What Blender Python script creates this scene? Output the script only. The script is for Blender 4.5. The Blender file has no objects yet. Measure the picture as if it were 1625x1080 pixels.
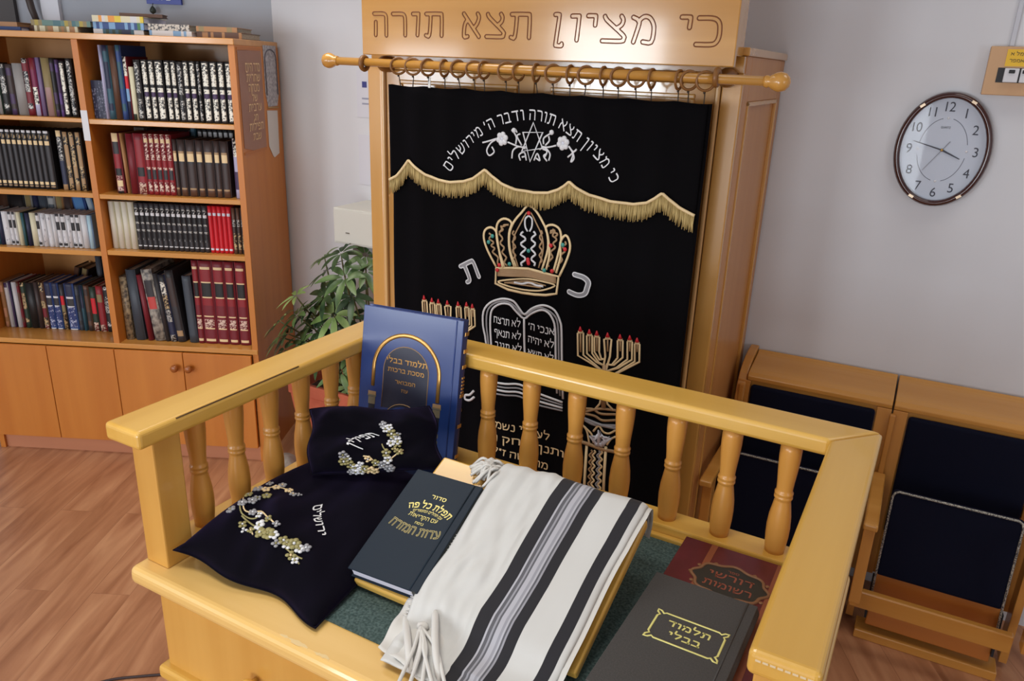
import bpy, bmesh, math, random
from math import sin, cos, pi, radians as RAD
from mathutils import Vector, Matrix, noise
random.seed(7)
SC = bpy.context.scene
COL = SC.collection

# ------------------------------------------------------------------ camera
YAW, PITCH, ROLL, FPX = -0.4700, 0.3403, -0.0377, 1232.0
CAM = Vector((0, 0, 1.65))
_f = Vector((sin(YAW)*cos(PITCH), cos(YAW)*cos(PITCH), -sin(PITCH)))
_r = Vector((cos(YAW), -sin(YAW), 0))
_d = _f.cross(_r)
RGT = _r*cos(ROLL) + _d*sin(ROLL)
DWN = -_r*sin(ROLL) + _d*cos(ROLL)
cd = bpy.data.cameras.new('camera'); cam = bpy.data.objects.new('camera', cd); COL.objects.link(cam)
m = Matrix((RGT, -DWN, -_f)).transposed().to_4x4(); m.translation = CAM
cam.matrix_world = m
cd.sensor_width = 36; cd.lens = 36*FPX/1625; cd.clip_start = .02
SC.camera = cam
# ------------------------------------------------------------------ colour management, sky, lights
SC.view_settings.view_transform = 'Standard'; SC.view_settings.look = 'None'
SC.view_settings.gamma = 1; SC.view_settings.use_curve_mapping = False
SC.view_settings.exposure = 0.0
w = bpy.data.worlds.new('world'); SC.world = w; w.use_nodes = True
w.node_tree.nodes['Background'].inputs[0].default_value = (.62, .72, .9, 1)
w.node_tree.nodes['Background'].inputs[1].default_value = .6
def area(name, loc, target, sx, sy, power, col):
    l = bpy.data.lights.new(name, 'AREA'); l.shape = 'RECTANGLE'; l.size = sx; l.size_y = sy
    l.energy = power; l.color = col
    o = bpy.data.objects.new(name, l); COL.objects.link(o); o.location = loc
    o.rotation_euler = (Vector(target)-Vector(loc)).to_track_quat('-Z', 'Y').to_euler(); return o
area('daylight_window_left', (-2.65, -2.97, 1.5), (-2.65, 0, 1.5), 1.0, 1.1, 54, (.89, .95, 1))
area('daylight_window_middle', (-.7, -2.97, .95), (-.7, 0, .95), 1.35, 1.4, 54, (.89, .95, 1))
area('daylight_window_far_left', (-4.6, -2.97, 1.3), (-4.6, 0, 1.3), 0.9, 1.0, 26, (.89, .95, 1))
area('daylight_window_right', (2.57, -.6, 1.6), (0, -.6, 1.6), 1.4, 1.1, 13, (.92, .96, 1))
for lx, ly, pw in ((-.85, .45, 8.4), (-1.9, 1.75, 8), (.7, 2.0, 3.5)):      # added overhead fill lights, no fittings; narrowed so light falls mostly downward
    l = area('overhead_fill_light', (lx, ly, 2.66), (lx, ly, 0), 1.1, .5, pw, (1, .965, .90)); l.data.spread = RAD(112)

# ------------------------------------------------------------------ pixel rays -> points on known planes
def ray(x, y): return _f + RGT*((x-812.5)/FPX) + DWN*((y-540)/FPX)
def onplane(x, y, n, d):
    r = ray(x, y); n = Vector(n); return CAM + r*((d-n.dot(CAM))/n.dot(r))
def atY(x, y, Y): return onplane(x, y, (0, 1, 0), Y)
def atZ(x, y, Z): return onplane(x, y, (0, 0, 1), Z)
DY = -0.0277                                   # the desk stands turned a little
DM = Matrix.Rotation(DY, 4, 'Z'); DMi = DM.inverted()
def dk(x, y, Z): return DMi @ atZ(x, y, Z)     # desk frame
BY = .4342; BQ = 2.935
BE = Vector((cos(BY), sin(BY), 0)); BN = Vector((-sin(BY), cos(BY), 0))
def bworld(s, q, z): return BE*(s-1.735) + BN*(BQ+q) + Vector((0, 0, z))

# ------------------------------------------------------------------ materials
def lin(c): return tuple((v/12.92 if v <= .04045 else ((v+.055)/1.055)**2.4) for v in c)
def hexc(r, g, b): return lin((r/255, g/255, b/255)) + (1,)
_mats = {}
def plain(name, rgb, rough=.5, metal=0, sheen=0, coat=0, bump=0, bscale=400, spec=.5):
    if name in _mats: return _mats[name]
    mt = bpy.data.materials.new(name); mt.use_nodes = True; nt = mt.node_tree; b = nt.nodes['Principled BSDF']
    b.inputs['Base Color'].default_value = hexc(*rgb); b.inputs['Roughness'].default_value = rough
    b.inputs['Metallic'].default_value = metal; b.inputs['Specular IOR Level'].default_value = spec
    if sheen: b.inputs['Sheen Weight'].default_value = sheen; b.inputs['Sheen Tint'].default_value = hexc(150, 130, 215)
    if coat: b.inputs['Coat Weight'].default_value = coat; b.inputs['Coat Roughness'].default_value = .12
    if bump:
        tc = nt.nodes.new('ShaderNodeTexCoord'); n = nt.nodes.new('ShaderNodeTexNoise'); n.inputs['Scale'].default_value = bscale
        bp = nt.nodes.new('ShaderNodeBump'); bp.inputs['Strength'].default_value = bump; bp.inputs['Distance'].default_value = .002
        nt.links.new(tc.outputs['Object'], n.inputs['Vector']); nt.links.new(n.outputs['Fac'], bp.inputs['Height'])
        nt.links.new(bp.outputs['Normal'], b.inputs['Normal'])
    _mats[name] = mt; return mt
def mottled(name, a, b_, scale, lo, hi, rough=.5, metal=0, stretch=(1, 1, 1), detail=3, sheen=0, coat=0, bump=0, coord='Object'):
    if name in _mats: return _mats[name]
    mt = bpy.data.materials.new(name); mt.use_nodes = True; nt = mt.node_tree; b = nt.nodes['Principled BSDF']
    tc = nt.nodes.new('ShaderNodeTexCoord'); mp = nt.nodes.new('ShaderNodeMapping'); mp.inputs['Scale'].default_value = stretch
    n = nt.nodes.new('ShaderNodeTexNoise'); n.inputs['Scale'].default_value = scale; n.inputs['Detail'].default_value = detail
    cr = nt.nodes.new('ShaderNodeValToRGB'); e = cr.color_ramp.elements
    e[0].position = lo; e[1].position = hi; e[0].color = hexc(*a); e[1].color = hexc(*b_)
    L = nt.links.new
    L(tc.outputs[coord], mp.inputs['Vector']); L(mp.outputs['Vector'], n.inputs['Vector']); L(n.outputs['Fac'], cr.inputs['Fac']); L(cr.outputs['Color'], b.inputs['Base Color'])
    b.inputs['Roughness'].default_value = rough; b.inputs['Metallic'].default_value = metal
    if sheen: b.inputs['Sheen Weight'].default_value = sheen; b.inputs['Sheen Tint'].default_value = hexc(120, 115, 150)
    if coat: b.inputs['Coat Weight'].default_value = coat; b.inputs['Coat Roughness'].default_value = .09
    if bump:
        bp = nt.nodes.new('ShaderNodeBump'); bp.inputs['Strength'].default_value = bump; bp.inputs['Distance'].default_value = .002
        L(n.outputs['Fac'], bp.inputs['Height']); L(bp.outputs['Normal'], b.inputs['Normal'])
    _mats[name] = mt; return mt
def wood(name, a, b_, axis='z', rough=.36, coat=.2, scale=7):
    st = {'x': (.12, 2.2, 2.2), 'y': (2.2, .12, 2.2), 'z': (2.2, 2.2, .12)}[axis]
    return mottled(name, a, b_, scale, .3, .72, rough, 0, st, 6, coat=coat)
DKa, DKb = (212, 162, 66), (228, 182, 88)
W_DX = wood('desk_wood_x', DKa, DKb, 'x', .38, .6); W_DY = wood('desk_wood_y', DKa, DKb, 'y', .38, .6); W_DZ = wood('desk_wood_z', (204, 148, 64), (218, 166, 82), 'z', .35, .3)
W_TOP = wood('desk_top_wood', (224, 180, 98), (238, 198, 124), 'x', .38, .6)
W_BAL = wood('baluster_wood', (200, 136, 56), (216, 156, 74), 'z', .35, .2)
AKa, AKb = (198, 142, 66), (212, 158, 82)
W_AX = wood('ark_wood_x', AKa, AKb, 'x', .2, .8); W_AZ = wood('ark_wood_z', AKa, AKb, 'z', .25, .5)
W_AD = wood('ark_door_wood', (194, 140, 70), (206, 154, 86), 'z', .12, 1)
W_ASIDE = wood('ark_side_wood', (186, 124, 66), (198, 138, 78), 'z', .4, .1)
W_GROOVE = plain('engraved_groove', (128, 74, 34), .6)
W_KX = wood('case_wood_x', (196, 134, 60), (212, 150, 74), 'x', .3, .3); W_KZ = wood('case_wood_z', (190, 112, 38), (204, 128, 50), 'z', .45, .1)
W_KIN = wood('case_inner', (176, 104, 36), (190, 118, 48), 'z', .4, .2); W_KBACK = wood('case_back', (186, 128, 66), (196, 138, 76), 'z', .5, .1)
W_KPL = wood('case_plinth', (186, 122, 88), (194, 130, 94), 'x', .5, .1)
W_BX = wood('bench_wood_x', (192, 132, 56), (208, 150, 74), 'x', .25, .4); W_BZ = wood('bench_wood_z', (188, 126, 54), (204, 144, 70), 'z', .35, .3)
W_SEAT = wood('seat_plywood', (178, 104, 36), (190, 116, 44), 'x', .4, .2)
W_ROD = wood('rod_wood', (200, 142, 60), (214, 158, 78), 'x', .25, .5); W_RING = plain('ring_wood', (138, 92, 44), .4)
VELVET = plain('black_velvet', (9, 8, 10), .9, sheen=.02, spec=.08)
VELVET_B = plain('bag_velvet', (7, 6, 11), .8, sheen=.13, spec=.05)
NAVY = plain('navy_upholstery', (15, 18, 34), .85, sheen=.06, bump=.1, spec=.1)
SILVER = plain('silver_thread', (222, 223, 226), .5); GREY_T = plain('grey_thread', (150, 150, 154), .5)
GOLD = plain('gold_thread', (232, 206, 158), .5); GOLD_D = plain('antique_gold_thread', (168, 136, 98), .5)
GOLD_F = mottled('gold_fringe', (150, 126, 74), (206, 182, 122), 260, .35, .65, .6, .1, (1, 1, .05))
RED_T = plain('red_thread', (204, 34, 44), .5); TEAL_T = plain('teal_thread', (60, 150, 140), .4); WHITE_T = plain('white_thread', (214, 218, 230), .5)
OLIVE_T = plain('olive_thread', (150, 142, 92), .5)
FOIL = plain('gold_foil', (220, 208, 128), .35, .35); FOIL_B = plain('dull_gold_foil', (206, 158, 88), .3, .6); FOIL_T = plain('pale_gold_foil', (232, 226, 140), .4, .1)
PAPER = plain('page_edges', (214, 212, 226), .8); PAPER_OLD = mottled('old_page_edges', (150, 142, 128), (182, 172, 152), 60, .3, .7, .85, 0, (1, 1, 8))
WHITE = plain('white_plastic', (214, 214, 218), .4); BLACK = plain('black_ink', (24, 22, 26), .5); DARKM = plain('dark_metal', (66, 56, 44), .4, .6)
BRASS = plain('brass', (190, 150, 80), .3, .8)

# ------------------------------------------------------------------ mesh helpers
def NB(): return bmesh.new()
def box(bm, x0, x1, y0, y1, z0, z1, mi=0, M=None):
    vs = [bm.verts.new(M @ Vector(c) if M else c) for c in ((x0, y0, z0), (x1, y0, z0), (x1, y1, z0), (x0, y1, z0), (x0, y0, z1), (x1, y0, z1), (x1, y1, z1), (x0, y1, z1))]
    for f in ((3, 2, 1, 0), (4, 5, 6, 7), (0, 1, 5, 4), (1, 2, 6, 5), (2, 3, 7, 6), (3, 0, 4, 7)):
        bm.faces.new([vs[i] for i in f]).material_index = mi
def prism(bm, pts, v, mi=0):
    """pts: loop of 3D points, v: extrusion vector"""
    v = Vector(v); a = [bm.verts.new(Vector(p)) for p in pts]; b = [bm.verts.new(Vector(p)+v) for p in pts]; n = len(pts)
    fs = [bm.faces.new(a[::-1]), bm.faces.new(b)] + [bm.faces.new((a[i], a[(i+1) % n], b[(i+1) % n], b[i])) for i in range(n)]
    for f in fs: f.material_index = mi
def lathe(bm, prof, c=(0, 0, 0), seg=16, M=None, mi=0):
    c = Vector(c); rows = []
    for r, z in prof:
        rows.append([bm.verts.new((M @ Vector((r*cos(2*pi*k/seg), r*sin(2*pi*k/seg), z)) if M else Vector((r*cos(2*pi*k/seg), r*sin(2*pi*k/seg), z))) + c) for k in range(seg)])
    for i in range(len(rows)-1):
        for k in range(seg):
            f = bm.faces.new((rows[i][k], rows[i][(k+1) % seg], rows[i+1][(k+1) % seg], rows[i+1][k])); f.smooth = True; f.material_index = mi
    for q in (rows[0][::-1], rows[-1]):
        bm.faces.new(q).material_index = mi
def tube(bm, pts, r, seg=6, closed=False, mi=0, flat=None):
    """round tube along pts; flat=(normal, factor) squashes it along a normal"""
    P = [Vector(p) for p in pts]; n = len(P)
    if n < 2: return
    rows = []; prev = None
    for i in range(n):
        a = P[(i-1) % n] if (closed or i > 0) else P[i]; b = P[(i+1) % n] if (closed or i < n-1) else P[i]
        t = (b-a)
        if t.length < 1e-9: t = Vector((0, 0, 1))
        t.normalize()
        if flat: nn = flat[0]; x = t.cross(nn)
        else:
            ref = prev if prev else (Vector((0, 0, 1)) if abs(t.z) < .9 else Vector((1, 0, 0)))
            x = t.cross(ref); nn = None
        if x.length < 1e-6: x = t.orthogonal()
        x.normalize(); y = t.cross(x); y.normalize()
        if not flat: prev = -y if False else x.cross(t)
        fy = flat[1] if flat else 1
        rr = r[i] if isinstance(r, (list, tuple)) else r
        rows.append([bm.verts.new(P[i] + x*rr*cos(2*pi*k/seg) + y*rr*fy*sin(2*pi*k/seg)) for k in range(seg)])
    for i in range(n if closed else n-1):
        A, B = rows[i], rows[(i+1) % n]
        for k in range(seg):
            f = bm.faces.new((A[k], A[(k+1) % seg], B[(k+1) % seg], B[k])); f.smooth = True; f.material_index = mi
    if not closed:
        for q in (rows[0][::-1], rows[-1]): bm.faces.new(q).material_index = mi
def ball(bm, c, r, mi=0, seg=10, sc=(1, 1, 1)):
    ret = bmesh.ops.create_uvsphere(bm, u_segments=seg, v_segments=max(5, seg//2+1), radius=r, matrix=Matrix.Translation(c) @ Matrix.Diagonal((*sc, 1)))
    fs = set(f for v in ret['verts'] for f in v.link_faces)
    for f in fs: f.smooth = True; f.material_index = mi
def grid(bm, fn, nu, nv, mi=0, uv=False, smooth=True):
    vs = [[bm.verts.new(fn(i/nu, j/nv)) for i in range(nu+1)] for j in range(nv+1)]
    lay = bm.loops.layers.uv.verify() if uv else None
    for j in range(nv):
        for i in range(nu):
            f = bm.faces.new((vs[j][i], vs[j][i+1], vs[j+1][i+1], vs[j+1][i])); f.smooth = smooth; f.material_index = mi
            if uv:
                for l, (a, b) in zip(f.loops, ((i, j), (i+1, j), (i+1, j+1), (i, j+1))): l[lay].uv = (a/nu, b/nv)
    return vs
def spline(pts, k=6, closed=False):
    P = [Vector(p) for p in pts]; n = len(P); out = []
    for i in range(n if closed else n-1):
        p0 = P[(i-1) % n] if (closed or i > 0) else P[i]*2-P[i+1]; p1 = P[i]; p2 = P[(i+1) % n]
        p3 = P[(i+2) % n] if (closed or i < n-2) else P[i+1]*2-P[i]
        for j in range(k):
            t = j/k; out.append(.5*((2*p1)+(p2-p0)*t+(2*p0-5*p1+4*p2-p3)*t*t+(3*p1-p0-3*p2+p3)*t**3))
    if not closed: out.append(P[-1])
    return out
def finish(name, bm, mats, parent=None, bevel=0, seg=2, label=None, loc=None, rot=None, fixn=True):
    if fixn: bmesh.ops.recalc_face_normals(bm, faces=bm.faces)
    me = bpy.data.meshes.new(name); bm.to_mesh(me); bm.free()
    for mm in (mats if isinstance(mats, (list, tuple)) else [mats]): me.materials.append(mm)
    o = bpy.data.objects.new(name, me); COL.objects.link(o)
    if parent: o.parent = parent
    if bevel:
        b = o.modifiers.new('bevel', 'BEVEL'); b.width = bevel; b.segments = seg; b.limit_method = 'ANGLE'; b.angle_limit = RAD(40)
    if label: o['label'] = label
    if loc is not None: o.location = loc
    if rot is not None: o.rotation_euler = rot
    return o
def tag(o, label, cat, group=None, kind=None):
    o['label'] = label; o['category'] = cat
    if group: o['group'] = group
    if kind: o['kind'] = kind
    return o
def thing(name, label, cat, loc=(0, 0, 0), rotz=0, group=None):
    o = bpy.data.objects.new(name, None); COL.objects.link(o); o.location = loc; o.rotation_euler = (0, 0, rotz); o.empty_display_size = .05
    return tag(o, label, cat, group)
def struct(name, bm, mats, parent=None, bevel=0):
    o = finish(name, bm, mats, parent, bevel); o['kind'] = 'structure'; return o
def quick(name, mats, parent, *boxes, bevel=0, label=None, seg=2):
    bm = NB()
    for b in boxes: box(bm, *b)
    return finish(name, bm, mats, parent, bevel, seg, label)
HEB = {   # pen strokes of the square letters in a unit box, with width
 'א': (.86, [[(.04, .97), (.97, .03)], [(.88, .97), (.95, .80), (.84, .58), (.68, .42)], [(.28, .70), (.10, .48), (.06, .03)]]), 'ב': (.78, [[(.05, .96), (.62, .96), (.80, .84), (.80, .05)], [(.0, .04), (1, .04)]]),
 'ג': (.56, [[(.15, .96), (.58, .96), (.72, .84), (.72, .42), (.90, .03)], [(.70, .40), (.06, .04)]]), 'ד': (.76, [[(.0, .96), (1, .96)], [(.78, .94), (.78, .03)]]), 'ה': (.82, [[(.03, .96), (.72, .96), (.92, .84), (.93, .03)], [(.14, .60), (.12, .03)]]),
 'ו': (.34, [[(.0, .96), (.55, .96), (.80, .84), (.76, .03)]]), 'ז': (.42, [[(.0, .96), (1, .96)], [(.55, .94), (.40, .03)]]), 'ח': (.82, [[(.03, .96), (.74, .96), (.93, .84), (.93, .03)], [(.12, .94), (.12, .03)]]),
 'ט': (.82, [[(.10, .97), (.08, .2), (.2, .04), (.78, .04), (.93, .2), (.92, .8), (.75, .96), (.5, .94), (.44, .8)]]), 'י': (.34, [[(.0, .96), (.55, .96), (.78, .84), (.70, .52)]]), 'כ': (.72, [[(.04, .96), (.55, .96), (.88, .80), (.92, .5), (.88, .2), (.55, .04), (.0, .04)]]),
 'ך': (.74, [[(.0, .96), (.72, .96), (.90, .84), (.90, -.30)]]), 'ל': (.72, [[(.06, 1.32), (.06, .96), (.86, .96), (.90, .72), (.42, .03)]]), 'מ': (.86, [[(.0, .95), (.18, .84), (.26, .70), (.08, .03)], [(.22, .80), (.48, .97), (.78, .90), (.94, .66), (.92, .04), (.50, .04)]]),
 'ם': (.82, [[(.0, .96), (.70, .96), (.92, .84), (.93, .04), (.12, .04), (.12, .94)]]), 'נ': (.48, [[(.25, .96), (.66, .96), (.88, .84), (.88, .04), (.0, .04)]]), 'ן': (.34, [[(.0, .96), (.55, .96), (.80, .84), (.74, -.30)]]),
 'ס': (.84, [[(.0, .96), (.66, .96), (.92, .80), (.94, .4), (.76, .10), (.5, .03), (.22, .12), (.08, .45), (.12, .94)]]), 'ע': (.80, [[(.08, .97), (.20, .80), (.66, .12)], [(.84, .97), (.90, .60), (.66, .14), (.02, .02)]]),
 'פ': (.80, [[(.40, .55), (.14, .58), (.08, .90), (.55, .97), (.90, .82), (.93, .4), (.78, .08), (.02, .04)]]), 'ף': (.78, [[(.40, .55), (.14, .58), (.08, .90), (.55, .97), (.88, .84), (.90, -.30)]]), 'צ': (.80, [[(.08, .97), (.22, .78), (.92, .22), (.84, .04), (.02, .04)], [(.86, .97), (.90, .78), (.58, .50)]]),
 'ץ': (.76, [[(.06, .97), (.40, .62), (.42, -.30)], [(.92, .97), (.90, .74), (.42, .52)]]), 'ק': (.78, [[(.0, .96), (.72, .96), (.92, .80), (.86, .50), (.58, .16)], [(.14, .62), (.14, -.30)]]), 'ר': (.74, [[(.0, .96), (.66, .96), (.90, .82), (.90, .03)]]),
 'ש': (.98, [[(.04, .97), (.14, .10)], [(.50, .97), (.46, .62), (.12, .44)], [(.96, .97), (.92, .50), (.70, .12), (.12, .04)]]), 'ת': (.88, [[(.04, .96), (.74, .96), (.93, .84), (.93, .03)], [(.26, .94), (.24, .20), (.16, .04), (.0, .03)]]),
 "'": (.20, [[(.6, 1.0), (.3, .72)]]), '׳': (.20, [[(.6, 1.0), (.3, .72)]]), '״': (.36, [[(.35, 1.0), (.2, .72)], [(.85, 1.0), (.7, .72)]]), '1': (.36, [[(.1, .82), (.6, 1), (.6, .0)]]), '0': (.56, [[(.5, 1), (.12, .8), (.08, .3), (.5, .0), (.9, .3), (.88, .8), (.5, 1)]])}
def contour(segs, w_):
    """outline polylines of round-ended strokes (marching squares on the distance to the strokes)"""
    xs = [p[0] for a in segs for p in a]; ys = [p[1] for a in segs for p in a]; st_p = w_*.42
    x0, y0 = min(xs)-w_*2, min(ys)-w_*2; nx_, ny_ = int((max(xs)+w_*2-x0)/st_p)+2, int((max(ys)+w_*2-y0)/st_p)+2
    L_ = [(a[i], a[i+1]) for a in segs for i in range(len(a)-1)]
    def d(x, y):
        best = 9
        for (ax, ay), (bx, by) in L_:
            ux, uy = bx-ax, by-ay; t = max(0, min(1, ((x-ax)*ux+(y-ay)*uy)/(ux*ux+uy*uy+1e-12))); best = min(best, (x-ax-t*ux)**2+(y-ay-t*uy)**2)
        return best**.5-w_
    F = [[d(x0+i*st_p, y0+j*st_p) for i in range(nx_)] for j in range(ny_)]
    pos = {}; adj = {}
    def ed(i, j, k):     # k 0: edge to the right, 1: edge upward
        a = F[j][i]; b_ = F[j][i+1] if k == 0 else F[j+1][i]; t = a/(a-b_); key = (i, j, k)
        pos[key] = (x0+(i+(t if k == 0 else 0))*st_p, y0+(j+(t if k == 1 else 0))*st_p); return key
    for j in range(ny_-1):
        for i in range(nx_-1):
            c = [F[j][i] < 0, F[j][i+1] < 0, F[j+1][i+1] < 0, F[j+1][i] < 0]; es = []
            if c[0] != c[1]: es.append(ed(i, j, 0))
            if c[1] != c[2]: es.append(ed(i+1, j, 1))
            if c[2] != c[3]: es.append(ed(i, j+1, 0))
            if c[3] != c[0]: es.append(ed(i, j, 1))
            for q in range(0, len(es)-1, 2): adj.setdefault(es[q], []).append(es[q+1]); adj.setdefault(es[q+1], []).append(es[q])
    out = []; seen = set()
    for k in adj:
        if k in seen: continue
        lp = [k]; seen.add(k); cur_ = k
        while True:
            nn = [q for q in adj[cur_] if q not in seen]
            if not nn: break
            cur_ = nn[0]; seen.add(cur_); lp.append(cur_)
        if len(lp) > 4: out.append([pos[q] for q in lp])
    return out
def ribbon(V, F, P, hw, z, closed=False):
    """flat pen stroke along P (list of 2D points) with mitred joins"""
    n = len(P); base = len(V)
    for i in range(n):
        a = P[(i-1) % n] if (closed or i > 0) else P[i]; b_ = P[(i+1) % n] if (closed or i < n-1) else P[i]
        tx, ty = b_[0]-a[0], b_[1]-a[1]; l = (tx*tx+ty*ty)**.5 or 1; tx /= l; ty /= l
        ex_ = 0 if (closed or 0 < i < n-1) else (-hw*.6 if i == 0 else hw*.6)
        V.append(Vector((P[i][0]-ty*hw+tx*ex_, P[i][1]+tx*hw+ty*ex_, z))); V.append(Vector((P[i][0]+ty*hw+tx*ex_, P[i][1]-tx*hw+ty*ex_, z)))
    for i in range(n if closed else n-1):
        j = (i+1) % n; F.append((base+2*i, base+2*i+1, base+2*j+1, base+2*j))
_tc = {}
def glyphs(body, size=1.0, bold=0.0, outline=0.0, extrude=0.0, rtl=True, spacing=1.0):
    """mesh data (verts, faces, width, top) of a line of text, letters .62 high; Hebrew is written right to left"""
    key = (body, size, bold, outline, extrude, rtl, spacing)
    if key in _tc: return _tc[key]
    V = []; F = []
    if rtl:
        H_ = .62; hw = .040+bold*.8; x = 0; items = []
        for ch in body:
            if ch == ' ': x -= .26*spacing; continue
            wd, st = HEB[ch]; wd *= H_*1.0; x -= wd
            segs = []
            for s_ in st:
                pts = [Vector((x+u_*wd, hw+v_*(H_-2*hw) if 0 <= v_ <= 1 else v_*H_, 0)) for u_, v_ in s_]
                sp = spline(pts, 4) if len(pts) > 2 else pts; segs.append([(p.x, p.y) for p in sp])
            items.append(segs); x -= .13*spacing+bold
        for segs in items:
            if outline:
                for lp in contour(segs, hw*1.15): ribbon(V, F, lp, outline, extrude, True)
            else:
                for s_ in segs: ribbon(V, F, s_, hw, extrude)
    else:
        c = bpy.data.curves.new('t', 'FONT'); c.body = body; c.size = size; c.space_character = spacing; c.resolution_u = 4; c.offset = bold; c.extrude = extrude
        o = bpy.data.objects.new('t', c); COL.objects.link(o); bpy.context.view_layer.update()
        me = o.to_mesh(); V = [v.co.copy() for v in me.vertices]; F = [tuple(p.vertices) for p in me.polygons]; o.to_mesh_clear()
        bpy.data.objects.remove(o); bpy.data.curves.remove(c)
    x0 = min(v.x for v in V); x1 = max(v.x for v in V); cx = (x0+x1)/2
    V = [Vector((v.x-cx, v.y, v.z)) for v in V]; r = (V, F, x1-x0, max(v.y for v in V))
    _tc[key] = r; return r
def put(bm, g, fn, mi=0):
    vs = [bm.verts.new(fn(v)) for v in g[0]]
    for f in g[1]:
        try: bm.faces.new([vs[i] for i in f]).material_index = mi
        except ValueError: pass
def textpart(name, lines, mat, parent, M, size, pitch, bold=.01, extrude=.02, rtl=True, label=None, outline=0, width=None):
    """lines of flat text on the local XY plane of M, centred"""
    bm = NB()
    for i, ln in enumerate(lines):
        s = size[i] if isinstance(size, (list, tuple)) else size
        g = glyphs(ln, 1.0, bold, outline, extrude, rtl); k = s/.62
        kx = k if not width else min(k, width/max(g[2], 1e-6))
        y0 = pitch[i] if isinstance(pitch, (list, tuple)) else -pitch*i
        put(bm, g, lambda v: M @ Vector((v.x*kx, v.y*k + y0, v.z*k)))
    return finish(name, bm, mat, parent, label=label)

# ------------------------------------------------------------------ room
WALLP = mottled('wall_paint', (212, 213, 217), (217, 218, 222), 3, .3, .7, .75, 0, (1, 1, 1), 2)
def wallm():
    return WALLP
YB = 2.62
CORN = Vector((-2.503, YB, 0)); FAR = BE*(-4.4)+BN*3.43
H = 2.75
bm = NB(); prism(bm, [(CORN.x, YB, 0), (2.7, YB, 0), (2.7, YB+.15, 0), (CORN.x, YB+.15, 0)], (0, 0, H)); struct('wall_back', bm, WALLP)
bm = NB(); prism(bm, [CORN, CORN+BN*.15, FAR+BN*.15, FAR], (0, 0, H)); struct('wall_left', bm, mottled('shaded_wall_paint', (166, 171, 180), (172, 177, 186), 3, .3, .7, .75, 0, (1, 1, 1), 2))  # greyer colour stands in for the shade on this wall
struct('wall_right', (lambda b: (box(b, 2.6, 2.75, -3, YB, 0, .95), box(b, 2.6, 2.75, -3, YB, 2.2, H), box(b, 2.6, 2.75, -3, -1.35, .95, 2.2), box(b, 2.6, 2.75, .15, YB, .95, 2.2), b)[-1])(NB()), WALLP)
struct('wall_front', (lambda b: (box(b, -5.5, 2.75, -3.15, -3, 0, .24), box(b, -5.5, 2.75, -3.15, -3, 2.06, H), box(b, -5.5, -5.16, -3.15, -3, .24, 2.06), box(b, -5.16, -4.04, -3.15, -3, .24, .79), box(b, -5.16, -4.04, -3.15, -3, 1.81, 2.06), box(b, -4.04, -3.16, -3.15, -3, .24, 2.06), box(b, -3.16, -2.14, -3.15, -3, .24, .94), box(b, -2.14, -1.39, -3.15, -3, .24, 2.06), box(b, -1.39, -.01, -3.15, -3, 1.66, 2.06), box(b, -.01, 2.75, -3.15, -3, .24, 2.06), b)[-1])(NB()), WALLP)
struct('wall_side', (lambda b: (box(b, FAR.x-.15, FAR.x, -3, FAR.y, 0, H), b)[-1])(NB()), WALLP)
struct('ceiling', (lambda b: (box(b, -5.6, 2.75, -3.15, YB+.2, H, H+.1), b)[-1])(NB()), plain('ceiling_paint', (190, 190, 192), .9))
# laminate floor: boards run along the bookcase normal
fm = bpy.data.materials.new('laminate_floor'); fm.use_nodes = True; nt = fm.node_tree; b = nt.nodes['Principled BSDF']; L = nt.links.new
tc = nt.nodes.new('ShaderNodeTexCoord'); mp = nt.nodes.new('ShaderNodeMapping'); mp.inputs['Rotation'].default_value = (0, 0, -RAD(115.5))
br = nt.nodes.new('ShaderNodeTexBrick'); br.inputs['Scale'].default_value = 1; br.inputs['Mortar Size'].default_value = .0012; br.inputs['Mortar Smooth'].default_value = .3
br.inputs['Brick Width'].default_value = 1.25; br.inputs['Row Height'].default_value = .125; br.offset = .37
br.inputs['Color1'].default_value = (0, 0, 0, 1); br.inputs['Color2'].default_value = (1, 1, 1, 1); br.inputs['Mortar'].default_value = (.3, .3, .3, 1)
mp2 = nt.nodes.new('ShaderNodeMapping'); mp2.inputs['Scale'].default_value = (.9, 7, 1)
ns = nt.nodes.new('ShaderNodeTexNoise'); ns.inputs['Scale'].default_value = 2.6; ns.inputs['Detail'].default_value = 8; ns.inputs['Distortion'].default_value = .6
va = nt.nodes.new('ShaderNodeVectorMath'); va.operation = 'MULTIPLY_ADD'; va.inputs[1].default_value = (7, 7, 7)
L(tc.outputs['Object'], mp.inputs['Vector']); L(mp.outputs['Vector'], br.inputs['Vector']); L(mp.outputs['Vector'], mp2.inputs['Vector'])
L(br.outputs['Color'], va.inputs[0]); L(mp2.outputs['Vector'], va.inputs[2]); L(va.outputs['Vector'], ns.inputs['Vector'])
cr = nt.nodes.new('ShaderNodeValToRGB'); e = cr.color_ramp.elements; e[0].position = .28; e[0].color = hexc(150, 98, 66); e[1].position = .72; e[1].color = hexc(204, 152, 112)
e2 = e.new(.5); e2.color = hexc(180, 126, 90)
L(ns.outputs['Fac'], cr.inputs['Fac'])
mx = nt.nodes.new('ShaderNodeMix'); mx.data_type = 'RGBA'; mx.blend_type = 'MULTIPLY'; mx.inputs['B'].default_value = hexc(120, 90, 76)
mr = nt.nodes.new('ShaderNodeMath'); mr.operation = 'MULTIPLY'; mr.inputs[1].default_value = .3
L(br.outputs['Fac'], mr.inputs[0]); L(mr.outputs[0], mx.inputs['Factor']); L(cr.outputs['Color'], mx.inputs['A'])
L(mx.outputs['Result'], b.inputs['Base Color']); b.inputs['Roughness'].default_value = .38
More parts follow.
